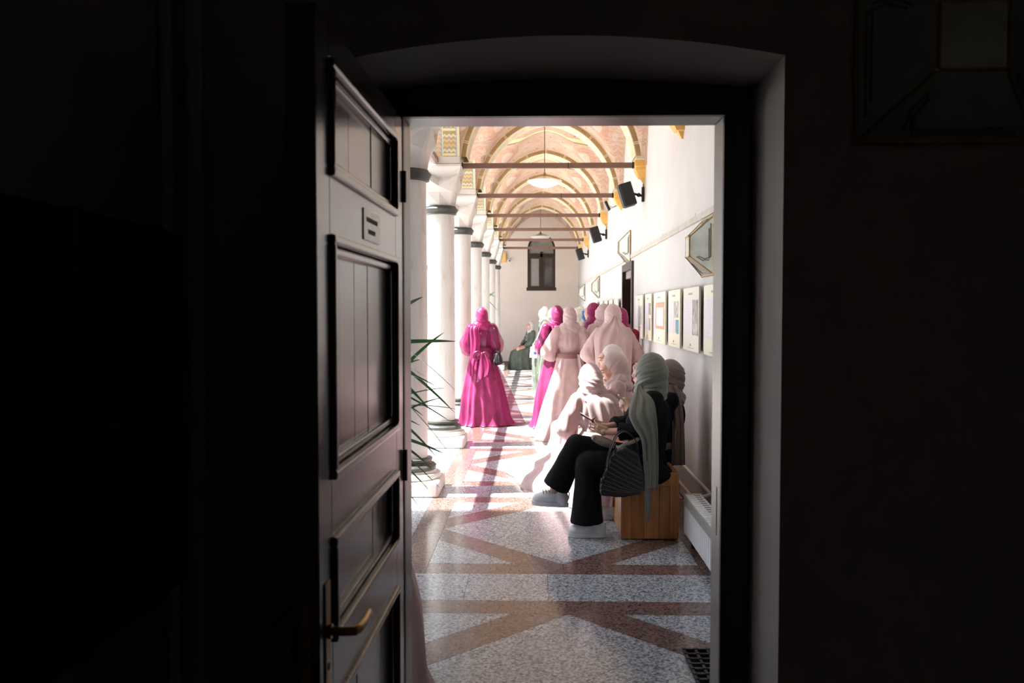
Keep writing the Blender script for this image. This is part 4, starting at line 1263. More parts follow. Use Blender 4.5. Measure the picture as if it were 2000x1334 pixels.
def body_g(J, feet=True):
    g = G(); T = J['T']
    g.ell(J['pel'], (.155, .11, .12), T); g.ell(J['waist'], (.118, .088, .15), T); g.ell(J['chest'], (.142, .10, .16), T)
    g.cap(J['pel'], J['waist'], .10, .085); g.cap(J['waist'], J['chest'], .085, .09)
    g.cap(J['shL'], J['shR'], .052, .052); g.cap(J['chest'], J['neck'], .085, .055); g.cap(J['neck'], J['head'], .05, .047)
    head(g, J['head'], J['R'])
    for s, th in (('L', 1), ('R', -1)):
        g.chain([J['sh'+s], J['el'+s], J['wr'+s]], [.046, .036, .024])
        hand(g, J['wr'+s], J['hd'+s], J['pn'+s], J['curl'], .95, th*J.get('thumb'+s, 1), fcurl=J.get('fcurl'+s))
        g.chain([J['hip'+s], J['kn'+s], J['an'+s]], [.085, .056, .036])
        if feet: g.cap(J['an'+s] - V(0, 0, .03), J['to'+s], .038, .03)
    return g
def bodice_g(J, sl, inf=.018, low=True):
    """sl = list of sleeve radii at shoulder, mid upper arm, elbow, mid forearm, wrist"""
    g = G(); T = J['T']
    g.ell(J['waist'], (.118+inf, .088+inf, .15), T); g.ell(J['chest'], (.142+inf, .102+inf, .17), T)
    g.cap(J['waist'], J['chest'], .09+inf*.6, .095+inf*.6)
    if low: g.ell(J['pel'], (.15+inf, .115+inf, .12), T); g.cap(J['pel'], J['waist'], .105+inf*.5, .09+inf*.5)
    g.cap(J['shL'], J['shR'], .058, .058); g.cap(J['chest'], J['neck'], .095, .07)
    for s in 'LR':
        sh, el, wr = J['sh'+s], J['el'+s], J['wr'+s]
        P = [sh, sh.lerp(el, .5), el, el.lerp(wr, .5), el.lerp(wr, .92)]
        g.chain(P, sl)
    return g
def hijab_g(J, vol=1.0, neck=True, cowl=0.0):
    g = G(); R = J['R']; c = J['head']
    P = lambda x, y, z: c + R @ Vector((x, y, z))
    g.ell(P(0, .066 - .102*vol, .014), (.086*vol, .102*vol, .122*vol), R, 24, 16)
    g.ell(P(0, .052 - .094*vol, -.03), (.084*vol, .094*vol, .10*vol), R, 24, 16)
    g.cap(P(0, .042 - .08*vol, -.02), P(0, .042 - .074*vol, -.10), .080*vol, .074*vol, 20)
    if neck:
        n = J['neck']; T = J['T']
        g.cap(P(0, -.025, -.085), n + T @ V(0, -.015, .02), .076*vol, .088*vol, 20)
        g.cap(n + T @ V(-.05, -.01, .01), n + T @ V(.05, -.01, .01), .082, .082, 16)
        g.cap(P(0, .018, -.118), n + (T @ V(0, .05, -.01)), .05, .06, 16)
        g.cap(n + T @ V(-.075, -.01, -.02), n + T @ V(.075, -.01, -.02), .052, .052, 16)
        if cowl:
            g.ell(n + V(0, 0, -.02), (.14*cowl, .12*cowl, .075), T, 24, 12)
    return g
def wrapfold(J, amp=.005, seed=0, tw=1.0):
    """fabric folds that sweep diagonally round the hood and tighten towards the neck"""
    c = J['head']; Ri = J['R'].inverted(); off = Vector((seed*7.7, seed*3.3, 1.1))
    def fn(p):
        q = Ri @ (p - c)
        th = atan2(q.x, -q.y)*.095
        low = min(1, max(0, (.10 - q.z)/.17))
        k = 1.0 if q.z > -.09 else .8
        s_ = th*.62*tw + q.z*k; al = th*.8 - q.z*.6*tw
        a = noise.noise(Vector((s_*30, al*5, .3)) + off); b = noise.noise(Vector((s_*62, al*9, 4.3)) + off)
        r = (1 - 2.2*abs(a))*.75 + .45*b
        big = noise.noise(q*9 + off)
        return amp*(.28 + .95*low)*r + .006*big
    return fn
def gown(rings, nf=9, amp=.10, seed=1, nth=150, rows=44, hemwave=.012, top=0.0):
    """skirt: horizontal rings (cx, cy, z, rx, ry) from waist down; rounded pleats deepen to the hem"""
    rg = random.Random(seed)
    K = int(nf*1.7); PL = []
    for k in range(K):
        PL.append((2*pi*(k + rg.uniform(-.35, .35))/K, rg.uniform(.09, .20), rg.uniform(.35, 1.0), rg.uniform(-.15, .25), rg.uniform(-.25, .25)))
    n = len(rings); v = []
    for i in range(rows+1):
        u = i/rows*(n-1); k = min(n-2, int(u)); t = u-k
        p0, p1, p2, p3 = rings[max(0, k-1)], rings[k], rings[k+1], rings[min(n-1, k+2)]
        q = [.5*(2*p1[a] + (p2[a]-p0[a])*t + (2*p0[a]-5*p1[a]+4*p2[a]-p3[a])*t*t + (3*p1[a]-p0[a]-3*p2[a]+p3[a])*t**3) for a in range(5)]
        s = i/rows
        for j in range(nth):
            th = 2*pi*j/nth; f = 0
            for (a0, w_, h, st_, tw_) in PL:
                d_ = (th - a0 - tw_*(s-.5)*.5 + pi) % (2*pi) - pi
                if abs(d_) < w_*3:
                    f += h*math.exp(-(d_/w_)**2)*max(top, min(1, (s - st_)/(1.02 - st_) if s > st_ else 0))
            r = 1 + amp*3.0*(f - .32*min(1, s*1.3))
            z = q[2]
            if i == rows: z += hemwave*max(0, f)
            v.append((q[0] + q[3]*r*cos(th), q[1] + q[4]*r*sin(th), max(.004, z) if rings[-1][2] < .05 else z))
    fs = []
    for i in range(rows):
        for j in range(nth):
            j2 = (j+1) % nth
            fs.append((i*nth+j, i*nth+j2, (i+1)*nth+j2, (i+1)*nth+j))
    return G().add(v, fs)
def sheet(rows, cols=22, sub=5, fold=.012, nf=5, seed=0, outward=None, pinch=None):
    """hanging cloth: rows = list of (left point, right point), smooth between; folds ripple along 'outward'"""
    rg = random.Random(seed); ph = [rg.uniform(0, 6.28) for _ in range(3)]
    out = Vector(outward or (0, -1, 0)).normalized()
    L = [Vector(r[0]) for r in rows]; Rr = [Vector(r[1]) for r in rows]
    def cr(P, u):
        n = len(P); k = min(n-2, int(u)); t = u-k
        p0, p1, p2, p3 = P[max(0, k-1)], P[k], P[k+1], P[min(n-1, k+2)]
        return .5*(2*p1 + (p2-p0)*t + (2*p0-5*p1+4*p2-p3)*t*t + (3*p1-p0-3*p2+p3)*t**3)
    v = []; f = []; m = (len(rows)-1)*sub
    for i in range(m+1):
        u = i/sub; a = cr(L, u); b = cr(Rr, u)
        wd = (b-a).length
        for j in range(cols+1):
            s = j/cols
            w_ = .75*noise.noise(Vector((s*nf*1.1 + ph[0], u*.35, ph[1]))) + .55*sin(s*nf*pi*.8 + ph[2] + .6*noise.noise(Vector((u*.6, s*2, ph[0]))) + u*.25)
            bulge = sin(pi*s)
            v.append(a.lerp(b, s) + out*(fold*w_*min(1, wd/.1 + .3) + bulge*wd*.12))
    for i in range(m):
        for j in range(cols):
            q = i*(cols+1)+j
            f.append((q, q+1, q+cols+2, q+cols+1))
    return G().add(v, f)
def clothsheet(name, par, m, rows, th=.004, **kw):
    o = obj(name, sheet(rows, **kw), m, par, smooth=True)
    s = o.modifiers.new('solid', 'SOLIDIFY'); s.thickness = th; s.offset = 0
    return o

def person(label, loc, rz, J, hij, vox=.011, face=False, feet=True, hvol=1.0, cowl=0.0, tw=1.0, seed=0, famp=.0075):
    t = thing('person', label, 'person', loc, rz)
    b = link('body', fuse(body_g(J, feet), vox, 3 if vox > .006 else 2), m_skin, t, smooth=True, fixn=False)
    if face: facebits(b, J['head'], J['R'], m_lash)
    h = fuse(hijab_g(J, hvol, True, cowl), .0075 if vox > .008 else .0055, 8)
    ripple(h, wrapfold(J, famp, seed, tw))
    link('hijab', h, hij, t, smooth=True, fixn=False)
    return t
def top_part(t, J, m, sl, vox=.012, amp=.006, name='bodice', inf=.018, low=True, sc=(16, 16, 5), seed=0):
    me = fuse(bodice_g(J, sl, inf, low), vox, 5)
    if amp: ripple(me, wrinkles(amp, sc, seed))
    return link(name, me, m, t, smooth=True, fixn=False)
def sash(t, z, rx, ry, m, h=.05, name='sash'):
    prof = [(1.0, z-h), (1.04, z-h*.5), (1.02, z), (1.045, z+h*.5), (1.0, z+h)]
    return obj(name, G().lathe([(r, zz) for r, zz in prof], 40, sx=rx, sy=ry, cap=False), m, t, smooth=True)

# ---- fabrics
c_mag = cloth('magenta organza', (.26, .022, .10), .18, .38, .1, col2=(.32, .032, .13), streak=.25)
c_magsheer = cloth('sheer magenta organza', (.38, .03, .15), .35, .4, .1, alpha=.5)
c_magdark = cloth('dark magenta satin', (.17, .004, .06), .05, .28, .05, spec=.6)
c_maghij = cloth('bright magenta hijab', (.30, .014, .10), .1, .45, .15, streak=.15)
c_crim = cloth('deep crimson dress', (.24, .003, .045), .06, .5, .1)
c_pink = cloth('pale pink chiffon', (.61, .425, .42), .22, .55, .2, col2=(.68, .49, .475), streak=.10)
c_pinkhij = cloth('dusty pink hijab', (.56, .41, .405), .15, .55, .35)
c_pinkhij2 = cloth('light pink hijab', (.65, .49, .475), .15, .55, .35)
c_mauve = cloth('mauve satin sash', (.25, .115, .11), .05, .35, .2)
c_white = cloth('white hijab', (.74, .73, .66), .2, .6, .3)
c_whitecap = cloth('white cap hijab', (.76, .70, .69), .2, .6, .3)
c_green = cloth('olive green satin', (.075, .092, .066), .04, .36, .1, col2=(.105, .125, .09), streak=.25)
c_sage = cloth('sage grey hijab', (.20, .215, .175), .12, .6, .3)
c_taupe = cloth('brown taupe hijab', (.20, .145, .125), .12, .6, .3)
c_black = cloth('black crepe', (.006, .006, .008), 0, .85, .0, spec=.15)
c_blue = cloth('blue hijab', (.07, .19, .46), .12, .55, .3)
m_bead = plain('pearl bead', (.8, .8, .78), .2)
m_leather = plain('black leather', (.010, .010, .011), .3, bump=.15, bscale=120)
m_sneak = plain('white sneaker leather', (.74, .75, .77), .45, var=.02, bump=.03)
m_sole = plain('white rubber sole', (.70, .71, .73), .55, var=.03)
m_lace = plain('white shoe lace', (.62, .63, .65), .7)
m_phone = plain('dark phone', (.02, .012, .015), .15)
# ------------------------------------------------------------------ standing people
PUFF = [.068, .088, .098, .075, .032]
def standing(label, x, y, rz, m_b, m_s, m_h, hem=.40, seed=1, h=1.65, hemoff=(0, 0), nf=9, amp=.11, sashm=None, sl=PUFF, sleeve_amp=.008, vox=.013, face=False, J=None, hvol=1.0, tw=1.0, cowl=0.0, ry=None, waist=(.150, .122), full=0.0):
    J = J or jstand(h)
    t = person(label, (x, y, 0), rz, J, m_h, vox, face, hvol=hvol, tw=tw, cowl=cowl, seed=seed)
    top_part(t, J, m_b, sl, .013, sleeve_amp, seed=seed, low=False)
    s = h/1.65; ox, oy = hemoff; ry = ry or hem*.95
    rings = [(0, 0, 1.07*s, waist[0], waist[1]), (0, 0, .95*s, waist[0]+.03, waist[1]+.03), (ox*.2, oy*.2, .70*s, .19+hem*.13+full, .17+ry*.13+full), (ox*.5, oy*.5, .40*s, .12+hem*.48+full, .12+ry*.48+full), (ox*.85, oy*.85, .12, hem*.90, ry*.90), (ox, oy, .006, hem, ry)]
    obj('skirt', gown(rings, nf, amp, seed), m_s, t, smooth=True, fixn=False)
    if sashm: sash(t, 1.045*s, waist[0]+.012, waist[1]+.014, sashm, .035)
    return t, J

# magenta gown, back to the viewer, alone beside the columns
t, J = standing('person alone beside the columns in a magenta organza gown and hood, back turned', -.752, 12.0, radians(4), c_magdark, c_mag, c_maghij, .37, 11, 1.655, (.03, -.05), 10, .12, c_magdark, [.066, .07, .06, .05, .03], vox=.012, ry=.31)
sl = G()
for s in 'LR':
    sh, el, wr = J['sh'+s], J['el'+s], J['wr'+s]
    P = [sh + V(0, 0, .02), sh.lerp(el, .35), sh.lerp(el, .8), el.lerp(wr, .25), el.lerp(wr, .55)]
    g2 = G().chain(P, [.062, .086, .112, .098, .045], 14)
    me = fuse(g2, .011, 6); ripple(me, wrinkles(.012, (22, 22, 5), 3))
    link('puff_sleeve', me, c_magsheer, t, smooth=True, fixn=False)
obj('overskirt', gown([(0, 0, 1.03, .165, .135), (.03, .0, .85, .20, .165), (.10, .0, .5, .30, .20), (.17, .0, .15, .38, .25), (.20, .0, .008, .41, .27)], 7, .04, 21), c_magsheer, t, smooth=True, fixn=False)
clothsheet('scarf_tail', t, c_maghij, [((-.15, -.10, 1.395), (-.02, -.10, 1.40)), ((-.165, -.135, 1.34), (-.04, -.13, 1.34)), ((-.16, -.14, 1.20), (-.02, -.145, 1.18)), ((-.155, -.165, 1.0), (-.05, -.175, 1.02)), ((-.17, -.215, .85), (-.08, -.22, .85)), ((-.165, -.27, .70), (-.085, -.27, .74))], fold=.010, nf=5, seed=2)
# bow and tails at the back
bow = obj('bow', G().stube([(0, -.185, 1.0), (-.05, -.20, 1.03), (-.10, -.20, 1.0), (-.115, -.195, .95), (-.085, -.20, .935), (-.04, -.195, .965), (0, -.185, .995)], [.016, .024, .027, .026, .026, .022, .014], 10, flat=.35, up=(0, 1, 0)).stube([(0, -.185, 1.0), (.04, -.19, 1.02), (.08, -.185, 1.0), (.09, -.18, .97), (.06, -.185, .965), (0, -.185, .995)], [.014, .02, .022, .022, .02, .012], 10, flat=.35, up=(0, 1, 0)).ell((0, -.19, 1.0), (.02, .02, .026)), c_magdark, t, smooth=True)
clothsheet('sash_tail', t, c_magdark, [((-.03, -.185, 1.0), (.03, -.185, 1.0)), ((-.03, -.215, .90), (.055, -.215, .90)), ((-.05, -.255, .78), (.075, -.255, .79)), ((-.07, -.32, .62), (.06, -.30, .70))], fold=.014, nf=3, seed=5)
clothsheet('sash_tail', t, c_magdark, [((.02, -.185, 1.0), (.06, -.18, 1.0)), ((.04, -.21, .90), (.11, -.205, .92)), ((.05, -.25, .80), (.13, -.235, .84)), ((.03, -.295, .70), (.11, -.28, .72))], fold=.012, nf=3, seed=6)
# her handbag
hb = thing('handbag', 'small black bucket handbag hanging at the magenta gown', 'handbag', (-.752+.235, 11.88, .85))
me = fuse(G().ell((0, 0, .035), (.082, .06, .04)).tube([(0, 0, .03), (0, 0, .09), (0, 0, .16)], [.075, .06, .03], 18), .007, 3)
ripple(me, lambda c: .005*sin(atan2(c.y, c.x)*9)*min(1, max(0, c.z/.12)))
link('pouch', me, m_leather, hb, smooth=True, fixn=False)
obj('gathered_top', G().lathe([(.028, .15), (.034, .17), (.05, .20), (.045, .20)], 18), m_leather, hb, smooth='auto')
obj('strap', G().stube([(-.01, 0, .17), (-.025, -.01, .28), (-.04, -.005, .40), (-.055, .02, .50), (-.065, .09, .535), (-.05, .16, .50), (-.02, .16, .35), (.01, .05, .19)], .006, 6), m_leather, hb, smooth=True)
obj('tassel', G().tube([(-.05, -.055, .08), (-.055, -.062, .0), (-.06, -.062, -.05)], [.004, .006, .010], 8), m_leather, hb, smooth=True)

# pale pink gown with mauve sash, back turned
JP = jstand(1.645, elL=V(-.27, .02, 1.08), wrL=V(-.16, .2, 1.0))
t, J = standing('person in a pale pink gown with a mauve sash, back turned', .435, 10.75, radians(8), c_pink, c_pink, c_pinkhij, .40, 31, 1.645, (-.06, -.06), 8, .10, c_mauve, [.07, .088, .10, .085, .03], J=JP, ry=.42)
clothsheet('sash_tail', t, c_pinkhij, [((.07, -.15, 1.06), (.13, -.13, 1.06)), ((.08, -.17, .95), (.16, -.14, .95)), ((.09, -.20, .78), (.18, -.16, .80))], fold=.012, nf=3, seed=7)
# magenta, next to her
t, J = standing('person in magenta with puffed sleeves, left of the pale pink gown with the sash', .30, 11.75, radians(22), c_magdark, c_mag, c_maghij, .33, 41, 1.675, (-.04, -.02), 8, .11, None, [.07, .09, .11, .085, .03])
clothsheet('scarf_tail', t, c_maghij, [((-.12, -.10, 1.40), (.05, -.11, 1.41)), ((-.13, -.14, 1.30), (.06, -.14, 1.30)), ((-.11, -.15, 1.05), (.05, -.155, 1.05)), ((-.10, -.17, .80), (.04, -.175, .78)), ((-.10, -.19, .68), (.03, -.19, .66))], fold=.012, nf=6, seed=9)
# dark olive satin with white hijab, profile, holding a paper bag
JG = jstand(1.685, elL=V(-.20, .02, 1.08), wrL=V(-.12, .17, .93), hdL=V(.1, .35, -1), pnL=V(1, 0, 0), wrR=V(.10, .2, .95), hdR=V(-.6, .4, -.6), pnR=V(0, -1, 0))
t, J = standing('person in a long olive satin dress and white hijab, side view, holding a gift bag', .18, 17.2, radians(78), c_green, c_green, c_white, .30, 51, 1.685, (0, -.03), 7, .10, None, [.065, .075, .07, .06, .035], face=True, J=JG, ry=.24)
g = G(); rg = random.Random(4)
for k in range(26):
    a = rg.uniform(2.2, 3.9); z = rg.uniform(.2, 1.3); r = .17 + (1.05-min(z, 1.05))*.15
    g.ell((r*cos(a), r*sin(a), z), .008, nu=6, nv=4)
o = obj('bead', g, m_bead, t); o['kind'] = 'stuff'
# white hijab and white shawl behind
t, J = standing('person with white hijab and white shawl between the olive dress and the magenta hood', .315, 16.0, radians(40), c_white, c_green, c_white, .28, 61, 1.66, (0, 0), 7, .08, None, [.075, .10, .12, .10, .05], sleeve_amp=.006)
# crowd further back by the wall
standing('person in light pink, partly hidden behind the magenta hood', .53, 14.2, radians(15), c_pink, c_pink, c_pinkhij2, .30, 71, 1.665)
standing('person with white hijab and dark green dress behind the pink hoods', .73, 14.9, radians(5), c_green, c_green, c_white, .28, 72, 1.655)
standing('person with blue hijab near the far boards', .95, 16.6, radians(-5), c_blue, c_green, c_blue, .27, 73, 1.60)
standing('person with white hijab farthest along the wall, behind the blue hijab', .97, 18.0, radians(0), c_green, c_green, c_white, .27, 74, 1.71)
# magenta in profile
t, J = standing('person in magenta seen in profile by the dark doorway', .80, 12.0, radians(62), c_magdark, c_mag, c_maghij, .30, 81, 1.71, face=True, hvol=1.05, cowl=1.1)
# two pale pink people in front of the doorway
t, J = standing('taller person in dusty pink hijab right behind the large pink shawl', .86, 10.95, radians(35), c_pink, c_pink, c_pinkhij, .28, 91, 1.69, hvol=1.05, face=True)
JS = jstand(1.665, elL=V(-.27, .0, 1.12), wrL=V(-.15, .19, 1.03), elR=V(.27, .0, 1.12), wrR=V(.15, .19, 1.03))
t, J = standing('person in pale pink whose wide shawl covers the back, behind the bench', .865, 9.55, radians(6), c_pink, c_pink, c_pinkhij, .30, 92, 1.665, (0, 0), 8, .09, None, [.07, .085, .095, .085, .03], J=JS, hvol=1.1)
def shawl_rows(x0, x1, zs, d0):
    return [((x0*a, -d0 - .02*b, z), (x1*a, -d0 - .02*b, z)) for a, b, z in zs]
clothsheet('shawl', t, c_pinkhij, [((-.012, -.132, 1.56), (.012, -.132, 1.56)), ((-.075, -.145, 1.49), (.06, -.145, 1.49)), ((-.19, -.115, 1.40), (.13, -.13, 1.41)), ((-.225, -.12, 1.30), (.10, -.15, 1.30)), ((-.215, -.135, 1.10), (.02, -.165, 1.10)), ((-.20, -.15, .90), (-.06, -.175, .92)), ((-.18, -.17, .72), (-.10, -.18, .74))], fold=.014, nf=7, seed=12)
clothsheet('shawl', t, c_pinkhij, [((.01, -.135, 1.54), (.02, -.135, 1.54)), ((0, -.148, 1.46), (.09, -.12, 1.46)), ((0, -.15, 1.36), (.19, -.10, 1.37)), ((-.01, -.16, 1.22), (.20, -.12, 1.24)), ((.0, -.165, 1.0), (.19, -.13, 1.0)), ((.02, -.17, .80), (.18, -.14, .80))], fold=.012, nf=6, seed=13)
# crimson, against the wall
t, J = standing('person in deep crimson standing closest to the white wall', 1.025, 10.2, radians(0), c_crim, c_crim, c_maghij, .215, 93, 1.63, amp=.07, hvol=1.0, cowl=1.0, J=jstand(1.63, elR=V(.18, 0, 1.08), elL=V(-.18, 0, 1.08)), sl=[.064, .06, .055, .045, .03], ry=.26)
# pale pink gown just outside the threshold, mostly behind the open door
t, J = standing('person in a pale pink gown just past the threshold, almost hidden by the open door', -.85, 3.45, radians(180), c_pink, c_pink, c_pinkhij, .46, 94, 1.65, (.0, 0), 5, .03, c_mauve, full=.045)

# paper gift bags
m_pbag = plain('white paper bag', (.76, .75, .76), .5); m_purple = plain('purple print', (.14, .12, .40), .5)
bg = thing('gift_bag', 'white paper gift bag with purple flower held in a hand', 'bag', (-.01, 17.08, .67), radians(5))
obj('bag_body', G().prism([(-.095, 0), (.085, -.02), (.075, .20), (-.075, .215)], -.05, .05, 'y'), m_pbag, bg, bevel=.004)
obj('flower_print', G().prism([(.01 + (.035 if k % 2 == 0 else .022)*cos(k*pi/6), .09 + (.035 if k % 2 == 0 else .022)*sin(k*pi/6)) for k in range(12)], -.053, -.050, 'y'), m_purple, bg)
for yy in (-.035, .035): obj('handle', G().tube([(-.035, yy, .205), (-.03, yy, .27), (0, yy*.4, .30), (.03, yy, .27), (.035, yy, .20)], .005, 6), m_pbag, bg)
bg = thing('gift_bag', 'white and purple gift bag standing on the floor beside the olive gown', 'bag', (.02, 22.6, 0), radians(10))
obj('bag_body', G().box(-.09, .09, -.05, .05, 0, .42), m_pbag, bg, bevel=.004)
obj('purple_top', G().box(-.092, .092, -.052, .052, .36, .41), m_purple, bg)

# seated person at the far end, olive satin
SX, SY = -.11, 23.55
JF = jsit(.46, R=rotm('Z', 18) @ rotm('X', -4), wrR=V(.10, .26, .66), elR=V(.22, .06, .78), hdR=V(-.3, .9, -.25), wrL=V(-.1, .24, .64))
t = person('person seated at the far wall in an olive satin gown and white hijab', (SX, SY, 0), radians(112), JF, c_white, .012, True, seed=5)
top_part(t, JF, c_green, [.075, .085, .085, .075, .04], .013, .006, seed=3)
obj('skirt', gown([(0, 0, .68, .16, .13), (0, .08, .60, .20, .24), (0, .20, .52, .22, .36), (0, .26, .38, .23, .36), (0, .27, .18, .29, .38), (.02, .26, .006, .36, .38)], 8, .10, 33, top=.1), c_green, t, smooth=True, fixn=False)
g = G(); rg = random.Random(8)
for k in range(30):
    a = rg.uniform(-1.2, 1.2); z = rg.uniform(.75, 1.02); g.ell((rg.uniform(-.14, .14), .13 + .0*a, z), .007, nu=6, nv=4)
o = obj('bead', g, m_bead, t); o['kind'] = 'stuff'
st = thing('stool', 'low dark stool under the seated olive gown', 'stool', (SX, SY, 0), radians(112))
obj('seat', G().lathe([(.13, .33), (.14, .34), (.14, .37), (.13, .38)], 24), m_dkwood, st, smooth='auto')
for k in range(4):
    a = k*pi/2 + pi/4; obj('leg', G().tube([(.10*cos(a), .10*sin(a), .34), (.12*cos(a), .12*sin(a), 0)], .016, 8), m_dkwood, st)
# ------------------------------------------------------------------ sneakers
def foot_outline(k=1.0, n=36):
    pts = []
    for i in range(n):
        a = 2*pi*i/n
        y = .135*sin(a); x = (.046 + .007*sin(a))*cos(a)
        x *= (1 - .12*max(0, -abs(y+.02)+.05)/.05)
        pts.append((x*k, (y+.055)*(1 if k == 1 else k)))
    return pts
def sneaker(par, M_, i=0):
    """toe along local +y, sole on local z=0"""
    g = G().ell((0, .125, .05), (.047, .062, .042)).ell((0, .07, .06), (.045, .085, .054)).ell((0, -.03, .06), (.043, .048, .065)).cap((0, -.02, .06), (0, -.022, .105), .043, .04, 16)
    g.ell((0, .03, .08), (.036, .06, .04), rotm('X', -28))
    for p in foot_outline(.93): pass
    me = fuse(g, .006, 4)
    s = link('sneaker', me, m_sneak, par, smooth=True, fixn=False); s.matrix_local = M_
    so = obj('sole', G().prism(foot_outline(), 0, .034), m_sole, s, bevel=.006, seg=3)
    obj('toe_cap', G().prism([p for p in foot_outline(.98) if p[1] > .10], .034, .046), m_sneak, s, bevel=.004)
    for k in range(5):
        y = .112 - k*.020; z = max(.06 + .054*sqrt(max(0, 1-((y-.07)/.085)**2)), .05 + .042*sqrt(max(0, 1-((y-.125)/.062)**2))) + .005
        obj('lace', G().tube([(-.031, y-.006, z-.020), (-.014, y, z-.001), (.014, y+.003, z-.001), (.031, y-.002, z-.020)], .004, 6), m_lace, s, smooth=True)
    obj('heel_tab', G().box(-.018, .018, -.082, -.074, .06, .11), m_sneak, s, bevel=.003)
    for sx in (-1, 1):
        obj('side_overlay', G().tube([(sx*.041, .09, .045), (sx*.0455, .04, .052), (sx*.044, -.02, .075), (sx*.040, -.05, .085)], [.002, .004, .004, .002], 8, flat=.5), m_sneak, s, smooth=True)
    return s
def pose(loc, yaw=0, pitch=0, roll=0):
    return Matrix.Translation(loc) @ Matrix.Rotation(yaw, 4, 'Z') @ Matrix.Rotation(pitch, 4, 'X') @ Matrix.Rotation(roll, 4, 'Y')

# ------------------------------------------------------------------ foreground: seated in black with a sage hijab
OX, OY = .80, 6.08
J = jsit(.40, pel=V(0, .02, .51), waist=V(0, -.015, .67), chest=V(0, -.035, .85), neck=V(0, -.02, 1.005), head=V(.01, .01, 1.155), R=rotm('Z', -42) @ rotm('X', 3),
         shL=V(-.155, -.03, .985), elL=V(-.205, .08, .77), wrL=V(-.125, .285, .755), hdL=V(.30, .85, .22), pnL=V(.85, -.1, .45), fcurlL=[16, 24, 30, 34],
         shR=V(.155, -.02, .985), elR=V(.21, .10, .77), wrR=V(.055, .29, .765), hdR=V(-.35, .82, .22), pnR=V(-.80, -.1, .5), fcurlR=[20, 30, 36, 40], curl=44,
         hipL=V(-.09, .04, .50), knL=V(-.085, .42, .52), anL=V(-.09, .385, .10), toL=V(-.09, .50, .045),
         hipR=V(.09, .04, .51), knR=V(.03, .50, .625), anR=V(.045, .66, .30), toR=V(.04, .78, .245))
t = person('person in black with a sage grey hijab, seated nearest and looking at a phone', (OX, OY, 0), pi/2, J, c_sage, .0043, True, feet=False, hvol=1.17, tw=-1.0, seed=3, famp=.014)
# loose tunic
g = bodice_g(J, [.072, .068, .064, .060, .05], .034, True) if False else G()
for c, r in ((J['waist'], (.155, .125, .16)), (J['chest'], (.172, .135, .17)), (J['pel'], (.185, .165, .13))): g.ell(c, r)
g.cap(J['pel'], J['chest'], .135, .135); g.cap(J['shL'], J['shR'], .066, .066); g.cap(J['chest'], J['neck'], .10, .075)
g.ell((0, .04, .80), (.13, .115, .09))
g.ell((-.06, .02, .455), (.20, .20, .085))
for s in 'LR':
    sh, el, wr = J['sh'+s], J['el'+s], J['wr'+s]
    g.chain([sh, sh.lerp(el, .5), el, el.lerp(wr, .45)], [.068, .070, .068, .058]); g.tube([el.lerp(wr, .4), el.lerp(wr, .62)], [.058, .066], 16)
me = fuse(g, .009, 5); ripple(me, wrinkles(.008, (11, 11, 6), 4))
link('tunic', me, c_black, t, smooth=True, fixn=False)
# trousers
g = G().ell(J['pel'], (.17, .14, .11))
def leg(g, hip, kn, an, rs, f=.86):
    e = kn.lerp(an, f)
    g.chain([hip, hip.lerp(kn, .5), kn], [.105, .098, .088]); g.tube([kn, kn.lerp(e, .35), kn.lerp(e, .7), e], [.088, rs[0], rs[1], rs[2]], 20)
leg(g, J['hipL'], J['knL'] + V(0, .005, 0), J['anL'] + V(0, .045, -.03), [.092, .103, .118], .93)
leg(g, J['hipR'], J['knR'], J['anR'], [.086, .092, .10], .93)
me = fuse(g, .009, 4); ripple(me, wrinkles(.007, (9, 9, 3.5), 6))
link('trousers', me, c_black, t, smooth=True, fixn=False)
sneaker(t, pose((-.09, .375, 0), 0))
sneaker(t, pose((.045, .635, .185), radians(-4), radians(3)))
# scarf end hanging over the near shoulder
def rows_px(lst, base): 
    B = Vector(base)
    def loc(p): 
        q = W(*p[:2], Y=p[2]); return V(q.y - B.y, B.x - q.x, q.z)     # into the seated frame (rotated a quarter turn)
    return [(loc((xa, y, Y)), loc((xb, y, Y))) for (y, xa, xb, Y) in lst]
B0 = (OX, OY, 0)
clothsheet('scarf_end', t, c_sage, rows_px([(752, 1245, 1251, 5.955), (763, 1241, 1258, 5.92), (776, 1236, 1272, 5.87), (790, 1231, 1279, 5.84), (812, 1229, 1282, 5.80), (835, 1239, 1284, 5.79), (860, 1253, 1285, 5.785), (905, 1257, 1286, 5.78), (955, 1258, 1285, 5.78)], B0), .005, fold=.013, nf=8, seed=15, cols=44, sub=8, outward=(-1, 0, 0))
clothsheet('scarf_end', t, c_sage, rows_px([(900, 1257, 1271, 5.775), (950, 1258, 1271, 5.775), (985, 1260, 1272, 5.77), (1017, 1264, 1268, 5.77)], B0), .005, fold=.008, nf=4, seed=16, outward=(-1, 0, 0))
# phone in the hands
def phone(name, label, loc, M_, body, sz=(.075, .152, .009)):
    p = thing(name, label, 'phone', loc)
    p.rotation_euler = M_.to_euler()
    obj('case', G().cbox((0, 0, 0), sz), body, p, bevel=.003)
    obj('screen', G().cbox((0, 0, sz[2]/2), (sz[0]-.006, sz[1]-.008, .001)), m_phone, p)
    obj('camera_bump', G().cbox((-.018, sz[1]/2-.025, -sz[2]/2-.001), (.025, .03, .003)), m_phone, p)
m_maroon = plain('maroon phone case', (.10, .015, .025), .3)
MP = Matrix.Rotation(radians(90), 3, 'Z') @ Matrix.Rotation(radians(32), 3, 'X')
phone('smartphone', 'dark maroon smartphone in the hands of the person in black', (.385, 6.045, .835), MP, m_maroon)
